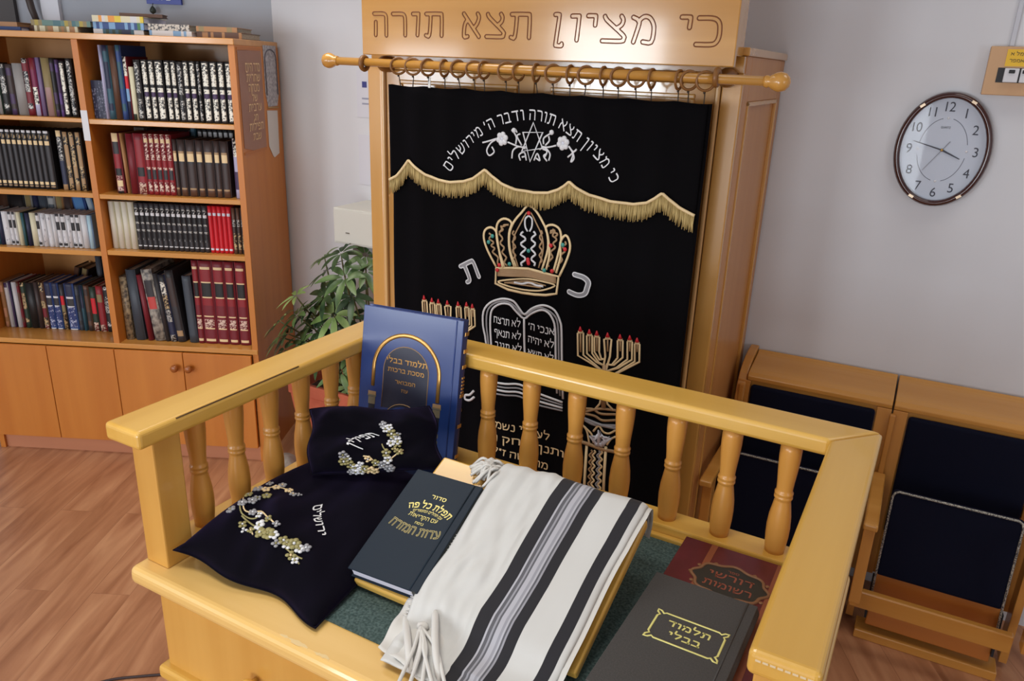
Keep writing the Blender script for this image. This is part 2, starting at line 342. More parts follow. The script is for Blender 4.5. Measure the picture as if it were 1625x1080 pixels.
struct('floor', (lambda q: (box(q, -5.6, 2.75, -3.15, YB+.2, -.1, 0), q)[-1])(NB()), fm)
# pale trim strip and dark post on the wall above the bookcase
bm = NB(); p = [bworld(-.40, .495, 0), bworld(-.325, .495, 0), bworld(-.325, .475, 0), bworld(-.40, .475, 0)]; prism(bm, p, (0, 0, H)); struct('trim_1', bm, plain('pale_trim', (226, 228, 236), .6))
bm = NB(); p = [bworld(-.70, .495, 0), bworld(-.515, .495, 0), bworld(-.515, .474, 0), bworld(-.70, .474, 0)]; prism(bm, p, (0, 0, H)); struct('trim_2', bm, plain('dark_trim', (70, 66, 66), .6))
# ------------------------------------------------------------------ more below
# ================================================================== bookcase
case = thing('bookcase', 'tall orange-brown wooden bookcase with two open bays above cupboard doors', 'bookcase', bworld(0, 0, 0), BY)
XL, XR, CH, CDP = -.585, .59, 1.705, .47
quick('top_board', W_KX, case, (XL, XR, -.004, CDP, CH-.022, CH), bevel=.002)
quick('side_panel', W_KZ, case, (XR-.024, XR, 0, CDP, 0, CH-.022), bevel=.001)
quick('side_panel', W_KZ, case, (XL, XL+.022, 0, CDP, 0, CH-.022), bevel=.001)
quick('divider', W_KZ, case, (-.012, .012, 0, CDP-.012, .505, CH-.022), bevel=.001)
quick('back_panel', W_KBACK, case, (XL+.022, XR-.024, CDP-.012, CDP-.004, .06, CH-.022))
SHZ = [(1.39, 1.405), (1.108, 1.127), (.878, .897)]
for (a, b) in SHZ: quick('shelf', W_KX, case, (XL+.022, -.012, .003, CDP-.012, a, b), bevel=.0015)
for (a, b) in ((1.386, 1.404), (1.106, 1.124), (.884, .903)): quick('shelf', W_KX, case, (.012, XR-.024, .003, CDP-.012, a, b), bevel=.0015)
quick('counter_shelf', W_KX, case, (XL+.001, XR-.001, -.003, CDP-.012, .492, .513), bevel=.002)
quick('plinth', W_KPL, case, (XL+.004, XR-.024, .012, .03, 0, .066))
dx = [-.583, -.295, -.009, .278, .565]
for i in range(4):
    d = quick('cupboard_door', W_KZ, case, (dx[i]+.0015, dx[i+1]-.0015, -.016, -.001, .070, .489), bevel=.0015)
    kx = dx[i+1]-.03 if i % 2 == 0 else dx[i]+.028
    if i >= 2:
        bm = NB(); M = Matrix.Translation((kx, -.016, .427)) @ Matrix.Rotation(pi/2, 4, 'X')
        lathe(bm, [(.006, 0), (.006, .008), (.013, .013), (.0165, .02), (.015, .027), (.008, .031), (.001, .032)], M=M, seg=14)
        finish('knob', bm, wood('knob_wood', (150, 84, 34), (168, 98, 44), 'z'), d)
quick('edge_tape', WHITE, case, (-.0125, .0125, -.001, .0, 1.325, 1.435), label='white worn edge on the divider')

# --- books standing on the shelves
def spine_book(w_, h, d, cover, pattern, pages=PAPER_OLD, bulge=.004, base=None):
    """one book as a mesh: boards, page block, rounded spine split by height into bands; origin at the spine's bottom centre, spine faces -y"""
    bm = NB(); mats = [cover, pages]; t = min(.003, w_*.18)
    def mi(mm):
        if mm not in mats: mats.append(mm)
        return mats.index(mm)
    hw = w_/2
    box(bm, -hw, -hw+t, .003, d, 0, h, 0); box(bm, hw-t, hw, .003, d, 0, h, 0)
    box(bm, -hw+t, hw-t, .004, d-.006, .004, h-.004, 1)
    prof = [(-hw, .004), (-hw*.74, -bulge*.3), (-hw*.4, -bulge*.85), (0, -bulge), (hw*.4, -bulge*.85), (hw*.74, -bulge*.3), (hw, .004)]
    zs = [0]; ms = []
    for f, mm in pattern: zs.append(min(f, 1)*h); ms.append(mi(mm))
    rows = [[bm.verts.new((x, y, z)) for x, y in prof] for z in zs]
    for j in range(len(zs)-1):
        for i in range(len(prof)-1):
            fc = bm.faces.new((rows[j][i], rows[j][i+1], rows[j+1][i+1], rows[j+1][i])); fc.material_index = ms[j] if 0 < i < 5 else 0; fc.smooth = True
    for r, z in ((rows[0], 0), (rows[-1], h)):
        a = bm.verts.new((-hw, .006, z)); b = bm.verts.new((hw, .006, z)); bm.faces.new(r+[b, a]).material_index = 0
    bmesh.ops.recalc_face_normals(bm, faces=bm.faces)
    me = bpy.data.meshes.new('book'); bm.to_mesh(me); bm.free()
    for mm in mats: me.materials.append(mm)
    return me
def cov(n, rgb, rough=.5): return plain('cover_'+n, rgb, rough)
K = cov('black', (26, 24, 26)); K2 = cov('charcoal', (48, 46, 50)); NV = cov('navy', (30, 36, 66)); BLU = cov('blue', (44, 72, 130)); TEAL = cov('teal', (48, 88, 104))
MAR = cov('maroon', (116, 24, 38)); REDD = cov('dark_red', (142, 28, 38)); RED = cov('bright_red', (206, 26, 42)); BRN = cov('brown', (92, 62, 46)); DBR = cov('dark_brown', (58, 44, 42))
TAN = cov('tan', (168, 122, 78)); CRM = cov('cream', (214, 208, 178)); WHT = cov('white', (208, 208, 210)); LAV = cov('lavender', (178, 176, 206)); PUR = cov('purple', (66, 44, 82))
MAG = cov('magenta', (120, 30, 72)); GRY = cov('grey', (150, 148, 146)); OLV = cov('olive', (140, 124, 84)); GRN = cov('green', (36, 56, 44)); SLT = cov('slate', (62, 70, 80)); LBL = cov('light_blue', (122, 162, 202))
SILV = mottled('silver_stamping', (30, 28, 34), (228, 224, 210), 150, .40, .50, .4, .1, (1, 1, 1), 2)
SILT = mottled('thin_silver_stamping', (22, 20, 26), (186, 184, 178), 190, .47, .55, .4, .1, (1, 1, 1), 2)
GLDS = mottled('gold_stamping', (40, 30, 28), (190, 164, 120), 170, .44, .54, .4, .1, (1, 1, 1), 2)
REDS = mottled('red_gold_stamping', (110, 24, 36), (222, 196, 178), 170, .46, .55, .4, .1, (1, 1, 1), 2)
MARB = mottled('marbled_paper', (70, 58, 48), (164, 144, 112), 70, .35, .6, .5)
BLUS = mottled('blue_stamping', (34, 52, 110), (176, 182, 206), 150, .52, .6, .4)
COLL = mottled('collage_paper', (90, 88, 88), (178, 172, 160), 40, .4, .6, .5)
TXTB = mottled('print_on_white', (90, 90, 100), (212, 212, 216), 160, .32, .42, .5, 0, (1, 1, .4))
def bands(*a): return list(a)
P_SIL = bands((.04, K), (.27, SILV), (.40, SILV), (.48, PUR), (.55, SILV), (.60, K), (.97, SILV), (1, K))
P_SIL2 = bands((.04, K), (.36, SILT), (.46, K), (.95, SILT), (1, K))
P_BLK = bands((.04, K), (.06, GOLD_D), (.08, K), (.13, GOLD), (.16, K2), (.76, K2), (.83, GOLD), (.86, K), (.93, GLDS), (.96, K), (1, SILVER))
P_BRN = bands((.12, BRN), (.15, GOLD_D), (.58, DBR), (.62, K2), (.76, GOLD), (.80, GOLD_D), (1, DBR))
P_RED = bands((.06, REDD), (.16, REDS), (.22, REDS), (.26, REDD), (.42, K2), (.46, REDS), (.58, REDD), (.86, REDS), (.92, GOLD), (1, REDS))
P_TAL = bands((.03, MAR), (.06, GOLD), (.18, MAR), (.195, GOLD), (.30, REDS), (.33, MAR), (.345, GOLD), (.47, MAR), (.56, REDD), (.575, GOLD), (.74, K), (.755, GOLD), (.90, REDD), (.93, GOLD), (1, MAR))
P_VOL = bands((.08, K2), (.10, SILVER), (.22, K2), (.26, SILT), (.40, K), (.44, SILT), (.56, K2), (.60, SILT), (.74, K), (.80, SILVER), (.90, SILT), (1, K2))
P_BLU = bands((.03, SILVER), (.06, BLU), (.50, BLUS), (.52, SILVER), (.68, K2), (.72, SILVER), (.94, NV), (1, NV))
P_WHL = bands((.05, WHT), (.13, BLACK), (.45, TXTB), (.52, WHT), (.76, BLACK), (.92, WHT), (1, K2))
def uni(m1, m2=None): return bands((1, m1)) if not m2 else bands((.12, m1), (.22, m2), (.42, m1), (.78, m2), (.92, m1), (1, m2))
ORD = ['', 'first', 'second', 'third', 'fourth', 'fifth', 'sixth', 'seventh', 'eighth', 'ninth', 'tenth', 'eleventh', 'twelfth', 'thirteenth', 'fourteenth', 'fifteenth', 'sixteenth', 'seventeenth', 'eighteenth', 'nineteenth', 'twentieth', 'twenty-first', 'twenty-second', 'twenty-third', 'twenty-fourth', 'twenty-fifth', 'twenty-sixth', 'twenty-seventh', 'twenty-eighth', 'twenty-ninth', 'thirtieth']
_bm = {}
def row(where, z, q, items, group, lean=0):
    """items: (s0, s1, h, cover, pattern, words, pages, tilt)"""
    for i, it in enumerate(items):
        s0, s1, h, cover, pat, words = it[:6]; pages = it[6] if len(it) > 6 else PAPER_OLD; tilt = it[7] if len(it) > 7 else lean; dq = it[8] if len(it) > 8 else 0
        wd = (s1-s0)*cos(tilt)-.0012; dep = it[9] if len(it) > 9 else min(.2, max(.11, h*.72))
        key = (round(wd, 3), h, id(cover), str([(a, m_.name) for a, m_ in pat]), pages.name, dep)
        if key not in _bm: _bm[key] = spine_book(round(wd, 3), h, dep, cover, pat, pages)
        o = bpy.data.objects.new('book', _bm[key]); COL.objects.link(o)
        dz = abs(sin(tilt))*wd/2
        o.location = bworld((s0+s1)/2, q+dq, z+.0005+dz); o.rotation_euler = (0, tilt, BY)
        lab = '%s, %s from left, %s' % (words, ORD[i+1], where)
        tag(o, lab, 'book', group)
def span(a, b, n, h, cover, pat, words, pages=PAPER_OLD, tilt=0):
    w_ = (b-a)/n; return [(a+k*w_, a+(k+1)*w_, h, cover, pat, words, pages, tilt) for k in range(n)]
# right bay, top shelf
row('right bay\'s top shelf', 1.404, .03, [
    (.067, .080, .262, LAV, uni(LAV), 'tall thin lavender book'), (.081, .104, .262, TEAL, uni(TEAL, NV), 'tall teal book'), (.105, .129, .262, BRN, uni(BRN), 'tall plain brown book'),
    (.131, .152, .264, BLU, uni(BLU, TEAL), 'tall blue book'), (.154, .171, .225, MAR, bands((.3, NV), (.5, LBL), (.7, RED), (1, SILV)), 'short red and white book'),
    (.172, .190, .19, CRM, bands((.12, GRN), (1, CRM)), 'short cream book'), (.193, .216, .216, K2, P_SIL2, 'dim black volume with worn silver lettering'),
    (.222, .245, .217, K, P_SIL, 'black volume with bright silver spine'), (.248, .270, .217, K, P_SIL, 'black volume with bright silver spine'), (.272, .302, .217, K, P_SIL, 'thick black volume with bright silver spine'),
    (.308, .330, .217, K, P_SIL, 'black volume with bright silver spine'), (.332, .352, .217, K, P_SIL, 'black volume with bright silver spine'), (.354, .376, .214, K2, P_SIL2, 'dim black volume with worn silver lettering'),
    (.378, .399, .218, K, P_SIL, 'black volume with bright silver spine'), (.402, .425, .218, K, P_SIL, 'black volume with bright silver spine'), (.428, .443, .218, K, P_SIL2, 'thin black volume with silver lettering'),
    (.447, .476, .219, K, P_SIL, 'black volume with bright silver spine'), (.479, .505, .219, K, P_SIL, 'black volume with bright silver spine'), (.508, .532, .219, K, P_SIL, 'black volume with bright silver spine'), (.536, .562, .219, K, P_SIL, 'black volume with bright silver spine')],
    'books on the top right shelf')
# left bay, top shelf
row('left bay\'s top shelf', 1.405, .04, [
    (-.50, -.47, .19, K, uni(K), 'black book'), (-.468, -.44, .19, PUR, uni(PUR), 'purple book'), (-.438, -.41, .185, DBR, uni(DBR, K), 'dark brown book'), (-.408, -.38, .185, K, uni(K, GLDS), 'black book with gold lettering'), (-.378, -.355, .18, MAR, uni(MAR), 'maroon book'),
    (-.353, -.334, .175, GRN, bands((.4, GRY), (1, GRN)), 'green and white book'), (-.332, -.305, .182, K, uni(K, SILT), 'black book with silver lettering'), (-.304, -.278, .182, DBR, uni(PUR, DBR), 'dark purple book'),
    (-.277, -.240, .186, GRY, uni(GRY), 'thick plain grey-white book'), (-.239, -.212, .204, MAR, uni(MAR, SILT), 'maroon book with silver lettering'), (-.210, -.186, .207, MAG, bands((.2, LAV), (.5, SILV), (.8, MAG), (1, MAR)), 'magenta book'),
    (-.185, -.165, .209, PUR, uni(cov('grey_purple', (120, 102, 140))), 'grey-purple book'), (-.164, -.133, .209, OLV, bands((.5, cov('dusty_rose', (164, 132, 128))), (1, OLV)), 'tan book'), (-.132, -.113, .208, K, uni(PUR, K), 'near-black purple book'),
    (-.112, -.097, .204, PUR, uni(cov('violet', (92, 66, 128)), PUR), 'violet book'), (-.096, -.076, .2, K, bands((.05, K), (.96, SILV), (1, K)), 'silver lettered black book'), (-.070, -.047, .21, K, bands((.05, K), (.96, SILT), (1, K)), 'worn silver lettered black book')],
    'books on the top left shelf')
# left bay, second shelf
row('left bay\'s second shelf', 1.1275, .04, span(-.56, -.20, 17, .222, K, P_BLK, 'matching black volume with gold bands') + span(-.20, -.174, 1, .222, K, P_BLK, 'matching black volume with gold bands') +
    [(-.150, -.125, .226, K2, bands((.1, GOLD_D), (.5, NV), (.9, SILT), (1, GOLD)), 'wider black volume'), (-.124, -.101, .222, K, uni(GLDS, GOLD_D), 'black volume with tan spine'), (-.100, -.077, .222, K, uni(GOLD_D, GLDS), 'black volume with tan spine'), (-.075, -.052, .222, K, uni(GLDS, GOLD_D), 'black volume with tan spine')], 'black volumes on the second left shelf')
# left bay, third shelf: front row and the row behind it
row('front row of left bay\'s third shelf', .8975, .04, [
    (-.52, -.49, .135, TEAL, uni(TEAL), 'teal booklet'), (-.489, -.46, .135, WHT, uni(WHT), 'white booklet'), (-.458, -.442, .13, TEAL, uni(TEAL, WHT), 'teal and white booklet'), (-.441, -.425, .132, NV, uni(NV), 'navy booklet'),
    (-.424, -.398, .135, WHT, uni(WHT, TXTB), 'white booklet'), (-.397, -.381, .135, WHT, P_WHL, 'white booklet with black square label'), (-.380, -.365, .135, WHT, P_WHL, 'white booklet with black square label'), (-.364, -.346, .134, CRM, uni(CRM), 'cream booklet'),
    (-.345, -.330, .132, GRN, uni(cov('sea_green', (40, 84, 92))), 'dark green booklet'), (-.329, -.311, .132, NV, uni(NV), 'navy booklet'), (-.310, -.286, .134, CRM, uni(CRM), 'cream booklet'), (-.285, -.268, .135, WHT, P_WHL, 'white booklet with black square label'),
    (-.267, -.245, .135, WHT, uni(TXTB), 'white printed booklet'), (-.244, -.222, .132, WHT, uni(TXTB, WHT), 'white printed booklet'), (-.221, -.205, .132, WHT, uni(WHT), 'plain white booklet'), (-.204, -.185, .135, WHT, P_WHL, 'white booklet with black square label'),
    (-.184, -.163, .135, WHT, P_WHL, 'white booklet with black square label'), (-.162, -.144, .13, WHT, uni(TXTB), 'white printed booklet'), (-.143, -.124, .134, WHT, P_WHL, 'white booklet with black square label'), (-.123, -.104, .134, WHT, P_WHL, 'white booklet with black square label'),
    (-.103, -.078, .134, WHT, uni(WHT), 'plain white booklet'), (-.077, -.056, .134, LBL, uni(cov('pale_blue', (168, 200, 214))), 'pale blue booklet')], 'booklets in the front row of the third left shelf')
row('back row of left bay\'s third shelf', .8975, .2, [
    (-.55, -.50, .175, BRN, uni(BRN), 'brown book'), (-.498, -.43, .178, K, uni(K), 'thick black book'), (-.426, -.394, .178, GRY, uni(OLV), 'grey-tan book'), (-.392, -.367, .178, NV, uni(NV), 'navy book'), (-.366, -.33, .178, SLT, uni(SLT), 'slate book'), (-.329, -.296, .18, GRY, uni(GRY, SLT), 'grey book'),
    (-.294, -.262, .182, TAN, uni(OLV), 'beige book'), (-.261, -.225, .182, BRN, uni(DBR), 'brown book'), (-.205, -.150, .18, BLU, uni(cov('mid_blue', (84, 132, 186))), 'blue book', PAPER_OLD, -.12), (-.135, -.108, .175, LBL, uni(cov('pale_grey_blue', (170, 186, 196))), 'leaning pale blue book', PAPER_OLD, -.19)], 'books in the back row of the third left shelf')
# left bay, bottom shelf
row('front row of left bay\'s bottom shelf', .5135, .13, [
    (-.555, -.537, .2, TAN, uni(cov('salmon', (206, 150, 116)), TAN), 'salmon book'), (-.535, -.516, .195, WHT, bands((.9, WHT), (1, PUR)), 'white book with purple edge'), (-.515, -.503, .2, NV, uni(PUR), 'thin dark purple book'), (-.502, -.481, .2, WHT, uni(WHT), 'white book'), (-.480, -.466, .2, MAR, uni(MAR, BRN), 'dark red book'),
    (-.465, -.443, .2, GRN, uni(GRN, GLDS), 'dark green book'), (-.442, -.408, .2, K, uni(K), 'thick black book'), (-.407, -.385, .205, DBR, uni(DBR), 'dark brown book'), (-.384, -.360, .205, BRN, bands((.08, REDS), (.25, GLDS), (.45, MAR), (.6, GLDS), (.8, BRN), (1, GLDS)), 'brown book with gold tooling'),
    (-.358, -.329, .205, BLU, P_BLU, 'blue volume with silver bands'), (-.328, -.299, .205, BLU, P_BLU, 'blue volume with silver bands'), (-.297, -.276, .2, K2, bands((.4, GLDS), (.55, OLV), (.75, RED), (1, K2)), 'dark mixed-colour book'), (-.274, -.232, .205, BLU, P_BLU, 'thick blue volume with silver bands'),
    (-.230, -.211, .2, SLT, uni(SLT, K2), 'slate book', OLV), (-.210, -.194, .2, TEAL, bands((.5, TEAL), (1, NV)), 'teal book', OLV), (-.192, -.168, .2, BRN, uni(DBR, BRN), 'brown book', SLT), (-.167, -.140, .195, GRN, bands((.2, REDS), (.4, GRN), (.75, RED), (1, GRN)), 'green book with red label'),
    (-.139, -.109, .2, REDD, bands((.15, REDS), (.65, REDD), (.82, OLV), (1, REDD)), 'red book with dark label'), (-.108, -.080, .2, K, uni(K, SILT), 'black book with silver lettering'), (-.079, -.055, .195, K, uni(K, REDS), 'black book with red lettering')], 'books on the bottom left shelf')
row('back row of left bay\'s bottom shelf', .5135, .335, [(-.40, -.372, .225, K, uni(BRN), 'brown leaning book', PAPER_OLD, .25, 0, .11), (-.365, -.335, .22, DBR, uni(OLV), 'dark leaning book', PAPER_OLD, .25, 0, .11), (-.245, -.22, .275, SLT, uni(SLT), 'dark slate book', PAPER_OLD, 0, 0, .11), (-.215, -.17, .27, K, uni(MAR, K), 'black and maroon book', PAPER_OLD, 0, 0, .11), (-.165, -.10, .27, K, uni(K), 'thick black book', PAPER_OLD, 0, 0, .11)], 'books at the back of the bottom left shelf')
# right bay, second shelf
row('right bay\'s second shelf', 1.1245, .04, [
    (.066, .098, .228, MAR, bands((.04, K), (.12, REDS), (.22, GOLD), (.3, REDS), (.42, K), (.66, REDD), (.86, K2), (1, GOLD)), 'red and black volume'), (.106, .120, .228, TAN, uni(TAN), 'thin plain tan book', PAPER_OLD, -.03), (.122, .150, .228, MAR, uni(MAR), 'plain maroon book'),
    (.152, .190, .23, REDD, bands((.2, REDS), (.3, REDD), (.45, K), (.9, REDD), (1, MAR)), 'thick red book')] + span(.191, .234, 2, .23, REDD, P_RED, 'red volume with gold lettering') + span(.234, .300, 3, .23, REDD, P_RED, 'slim red volume with gold lettering') +
    [(.302, .319, .214, DBR, P_BRN, 'thin brown volume with gold label'), (.321, .350, .214, DBR, P_BRN, 'brown volume with gold label'), (.353, .388, .214, DBR, P_BRN, 'brown volume with gold label'), (.391, .419, .214, DBR, P_BRN, 'brown volume with gold label'), (.422, .459, .214, DBR, P_BRN, 'brown volume with gold label'), (.461, .485, .214, DBR, P_BRN, 'brown volume with gold label'), (.487, .518, .214, DBR, P_BRN, 'brown volume with gold label'),
     (.535, .563, .226, PUR, bands((.15, LAV), (.45, PUR), (.7, LAV), (1, SILV)), 'purple and white book')], 'books on the second right shelf')
row('back row of right bay\'s second shelf', 1.1245, .23, [(.06, .10, .235, GRY, uni(GRY), 'pale grey book'), (.11, .19, .232, K, uni(K), 'thick black book'), (.195, .29, .232, K, uni(K), 'thick black book'), (.292, .315, .25, TEAL, uni(cov('dusty_blue', (96, 128, 150))), 'dusty blue book')] + span(.32, .47, 7, .24, K, bands((.86, K), (.95, WHT), (1, K)), 'black volume with white top label'), 'books at the back of the second right shelf')
# right bay, third shelf
row('right bay\'s third shelf', .9035, .04, span(.018, .120, 4, .188, CRM, uni(cov('ivory', (216, 212, 196))), 'plain ivory volume', PAPER) + span(.121, .414, 14, .186, K2, P_VOL, 'matching black volume with silver bands') + span(.415, .508, 5, .186, RED, bands((.06, RED), (.1, WHITE_T), (.8, RED), (.86, WHITE_T), (1, RED)), 'bright red volume', PAPER) + span(.509, .562, 3, .183, DBR, bands((.1, BRN), (.45, GLDS), (.6, DBR), (.75, SILT), (1, BRN)), 'dark brown volume'), 'volumes on the third right shelf')
# right bay, bottom shelf
row('right bay\'s bottom shelf', .5135, .05, [
    (-.020+.036, .046, .27, MARB, uni(MARB), 'marbled tan folio'), (.057, .097, .3, SLT, uni(SLT), 'tall slate folio', PAPER_OLD, -.035), (.108, .130, .28, MAR, uni(MAR), 'thin dark red folio', PAPER_OLD, -.07),
    (.137, .182, .305, COLL, bands((.45, COLL), (.62, cov('red_label', (196, 70, 66))), (.85, K2), (1, COLL)), 'grey folio with red label', PAPER_OLD, -.09), (.183, .203, .29, K2, uni(K2), 'thin charcoal folio', PAPER_OLD, -.09), (.204, .233, .285, NV, bands((.1, SILT), (.3, NV), (.5, SILT), (.7, GLDS), (.9, SILV), (1, K)), 'navy folio with silver lettering', PAPER_OLD, -.09),
    (.234, .268, .305, K2, bands((.08, K2), (.16, GOLD_D), (.5, K2), (.9, DBR), (1, K)), 'dark grey folio with black cover', K2, -.09), (.285, .321, .285, SLT, uni(SLT, SLT), 'slate grey folio', PAPER_OLD, -.03)] +
    [(.322, .349, .352, MAR, P_TAL, 'slim red folio with black label'), (.350, .405, .352, MAR, P_TAL, 'thick red folio with black label'), (.406, .454, .352, MAR, P_TAL, 'red folio with black label'), (.455, .495, .352, MAR, P_TAL, 'red folio with black label'), (.498, .542, .352, MAR, P_TAL, 'red folio with black label')], 'folios on the bottom right shelf')
# --- lying books
def flat_book(s, q, z, L_, D_, t, cover, pages, label, rot=0, group=None, bandm=None):
    bm = NB(); k = .0022 if t > .008 else t*.25; rb = random.Random(label)
    box(bm, -L_/2, L_/2, 0, D_, 0, k, 0); box(bm, -L_/2, L_/2, 0, D_, t-k, t, 0); box(bm, -L_/2+.003, L_/2-.003, .005, D_-.004, k, t-k, 1)
    n = 16 if bandm else 1
    for j in range(n): box(bm, -L_/2+L_*j/n, -L_/2+L_*(j+1)/n, -.0015, .004, 0, t, (2+rb.randrange(len(bandm))) if bandm else 0)
    o = finish('book', bm, [cover, pages] + (bandm or []), None)
    o.location = bworld(s, q, z); o.rotation_euler = (0, 0, BY+rot); return tag(o, label, 'book', group)
zz = 1.4045
for i in range(5):
    flat_book(.040, .045, zz, .047, .17, .027, NV, PAPER_OLD, 'small navy book lying beside the lavender book, %s from the bottom of its stack' % ORD[i+1], 0, 'stacked navy books on the top right shelf', [NV, NV, mottled('navy_stamping', (30, 36, 66), (120, 124, 150), 150, .5, .6, .4)]); zz += .0275
T = CH
flat_book(-.34, .12, T, .14, .2, .015, BLU, PAPER, 'blue book lying flat at the left end of the bookcase top', .02)
flat_book(-.345, .12, T+.0155, .13, .2, .016, TAN, TAN, 'orange book lying on the blue book on the bookcase top')
flat_book(-.236, .17, T, .060, .2, .022, BRN, PAPER_OLD, 'brown book lying between the blue and beige books on the bookcase top')
flat_book(-.12, .10, T, .165, .22, .022, TAN, PAPER_OLD, 'beige book lying under the teal book on the bookcase top', 0, None, [CRM, TAN, OLV])
flat_book(-.105, .11, T+.0225, .225, .2, .02, TEAL, PAPER_OLD, 'teal and yellow book lying on the beige book on the bookcase top', .02, None, [cov('grey_teal', (96, 128, 120)), OLV, cov('soft_teal', (70, 110, 118)), cov('mustard', (170, 150, 60))])
flat_book(.118, .1, T, .19, .2, .018, GRN, PAPER_OLD, 'dark teal book at the bottom of the three stacked bright books', 0, None, [TEAL, NV, GRN, WHT])
flat_book(.120, .1, T+.0185, .195, .2, .024, BLU, PAPER, 'blue patterned book in the middle of the three stacked bright books', -.03, None, [BLU, LBL, cov('leaf', (70, 120, 70)), BLU])
flat_book(.120, .1, T+.043, .19, .2, .022, CRM, PAPER, 'white and orange book on top of the three stacked bright books', .03, None, [cov('orange', (226, 150, 60)), CRM, cov('yellow', (220, 196, 60)), WHT])
flat_book(.19, .14, T+.0655, .15, .1, .012, BRN, BRN, 'small brown book lying tilted on the stacked bright books', .25)
flat_book(.315, .1, T, .160, .2, .02, WHT, PAPER, 'white and blue book lying under the patterned grey book', 0, None, [WHT, WHT, LBL, WHT])
flat_book(.31, .1, T+.0205, .155, .2, .022, GRY, PAPER_OLD, 'grey patterned book lying beside the stacked bright books', 0, None, [mottled('grey_pattern', (70, 70, 74), (196, 190, 180), 120, .42, .52)])
flat_book(.490, .12, T, .17, .2, .022, BRN, PAPER_OLD, 'brown book lying at the right end of the bookcase top', 0, None, [TAN, BRN])
flat_book(.482, .12, T+.0225, .15, .2, .018, TAN, PAPER_OLD, 'tan book lying on the brown book at the right end', .08, None, [TAN, OLV, TAN])
# notices on the case side
nx = XR+.0008
def side_sheet(name, label, pts, mat, th=.0012):
    bm = NB(); prism(bm, [(nx, y, z) for y, z in pts], (th, 0, 0)); o = finish(name, bm, mat); o.matrix_world = Matrix.Translation(bworld(0, 0, 0)) @ Matrix.Rotation(BY, 4, 'Z'); return o
import itertools
nt_ = thing('notice_poster', 'brown printed notice with Hebrew lines taped to the bookcase side', 'poster', bworld(0, 0, 0), BY)
bm = NB(); prism(bm, [(nx, .02, 1.665), (nx, .262, 1.672), (nx, .258, 1.30), (nx, .14, 1.297), (nx, .022, 1.318)], (.0012, 0, 0)); finish('sheet', bm, mottled('brown_poster', (150, 104, 84), (162, 116, 94), 8, .3, .7, .45), nt_)
quick('border', plain('orange_border', (186, 112, 50), .5), nt_, (nx, nx+.0018, .016, .262, 1.668, 1.677)); quick('border', plain('orange_border', (186, 112, 50), .5), nt_, (nx, nx+.0018, .018, .26, 1.292, 1.302))
Ms = Matrix(((0, 0, 1, nx+.0014), (1, 0, 0, .16), (0, 1, 0, 1.59), (0, 0, 0, 1)))
textpart('lettering', ['סדר היום', 'שחרית', 'מנחה', 'של', 'ערבית', 'חג', 'תפילות', 'שבת'], plain('poster_print', (236, 200, 150), .5), nt_, Ms, [.034, .03, .03, .028, .03, .026, .03, .028], .036, width=.15)
s1 = thing('paper_sheet', 'grey printed paper with dark arched border taped on the bookcase side', 'paper', bworld(0, 0, 0), BY)
bm = NB(); prism(bm, [(nx, .29, 1.69), (nx, .44, 1.69), (nx, .446, 1.50), (nx, .42, 1.455), (nx, .31, 1.455), (nx, .287, 1.51)], (.001, 0, 0)); finish('sheet', bm, mottled('grey_print', (150, 146, 150), (190, 186, 188), 90, .4, .6, .6), s1)
bm = NB(); tube(bm, [(nx+.0015, .30, 1.50), (nx+.0015, .30, 1.64)] + [(nx+.0015, .366-.066*cos(a), 1.64+.035*sin(a)) for a in [pi*k/8 for k in range(9)]] + [(nx+.0015, .432, 1.50)], .003, 5); finish('print_border', bm, plain('dark_print', (92, 88, 96), .6), s1)
s2 = thing('paper_sheet', 'plain whitish paper strip hanging below the grey printed paper', 'paper', bworld(0, 0, 0), BY)
bm = NB(); prism(bm, [(nx, .292, 1.442), (nx, .416, 1.436), (nx, .408, 1.262), (nx, .345, 1.25), (nx, .33, 1.258), (nx, .29, 1.3)], (.001, 0, 0)); finish('sheet', bm, plain('pale_paper', (214, 208, 202), .7), s2)
bm = NB(); tube(bm, [(nx+.0012, .30, 1.452), (nx+.0012, .43, 1.448)], .003, 4); finish('tape', bm, plain('masking_tape', (176, 140, 90), .6), s2)
# things above the bookcase on the wall
wm = Matrix.Translation(bworld(0, 0, 0)) @ Matrix.Rotation(BY, 4, 'Z')
bm = NB(); tube(bm, [(-.402, .455, CH+.004), (-.425, .45, 1.80), (-.447, .45, 1.95)], [.011, .014, .016], 8); o = finish('wooden_pole', bm, plain('dark_pole', (64, 52, 46), .5)); o.matrix_world = wm; tag(o, 'dark slanting pole standing on the bookcase top against the wall', 'pole')
sg = thing('wall_sign', 'blue sign with white print on the wall above the bookcase', 'sign', bworld(0, 0, 0), BY)
quick('sign_plate', plain('sign_blue', (38, 56, 150), .4), sg, (.05, .195, .478, .492, 1.836, 1.93))
textpart('lettering', ['יציאה', 'בית'], WHITE, sg, Matrix(((1, 0, 0, .12), (0, 0, -1, .477), (0, 1, 0, 1.85), (0, 0, 0, 1))), .022, [0, .035])
hk = thing('hanging_ornament', 'small dark green ornament hanging below the blue wall sign', 'ornament', bworld(0, 0, 0), BY)
bm = NB(); M = Matrix.Translation((.077, .47, 1.797)); lathe(bm, [(.002, 0), (.011, .006), (.013, .014), (.008, .024), (.003, .03)], M=M, seg=12); finish('bead', bm, plain('dark_green', (46, 54, 46), .5), hk)
bm = NB(); tube(bm, [(.077, .47, 1.826), (.077, .476, 1.838)], .0015, 5); finish('cord', bm, BLACK, hk)
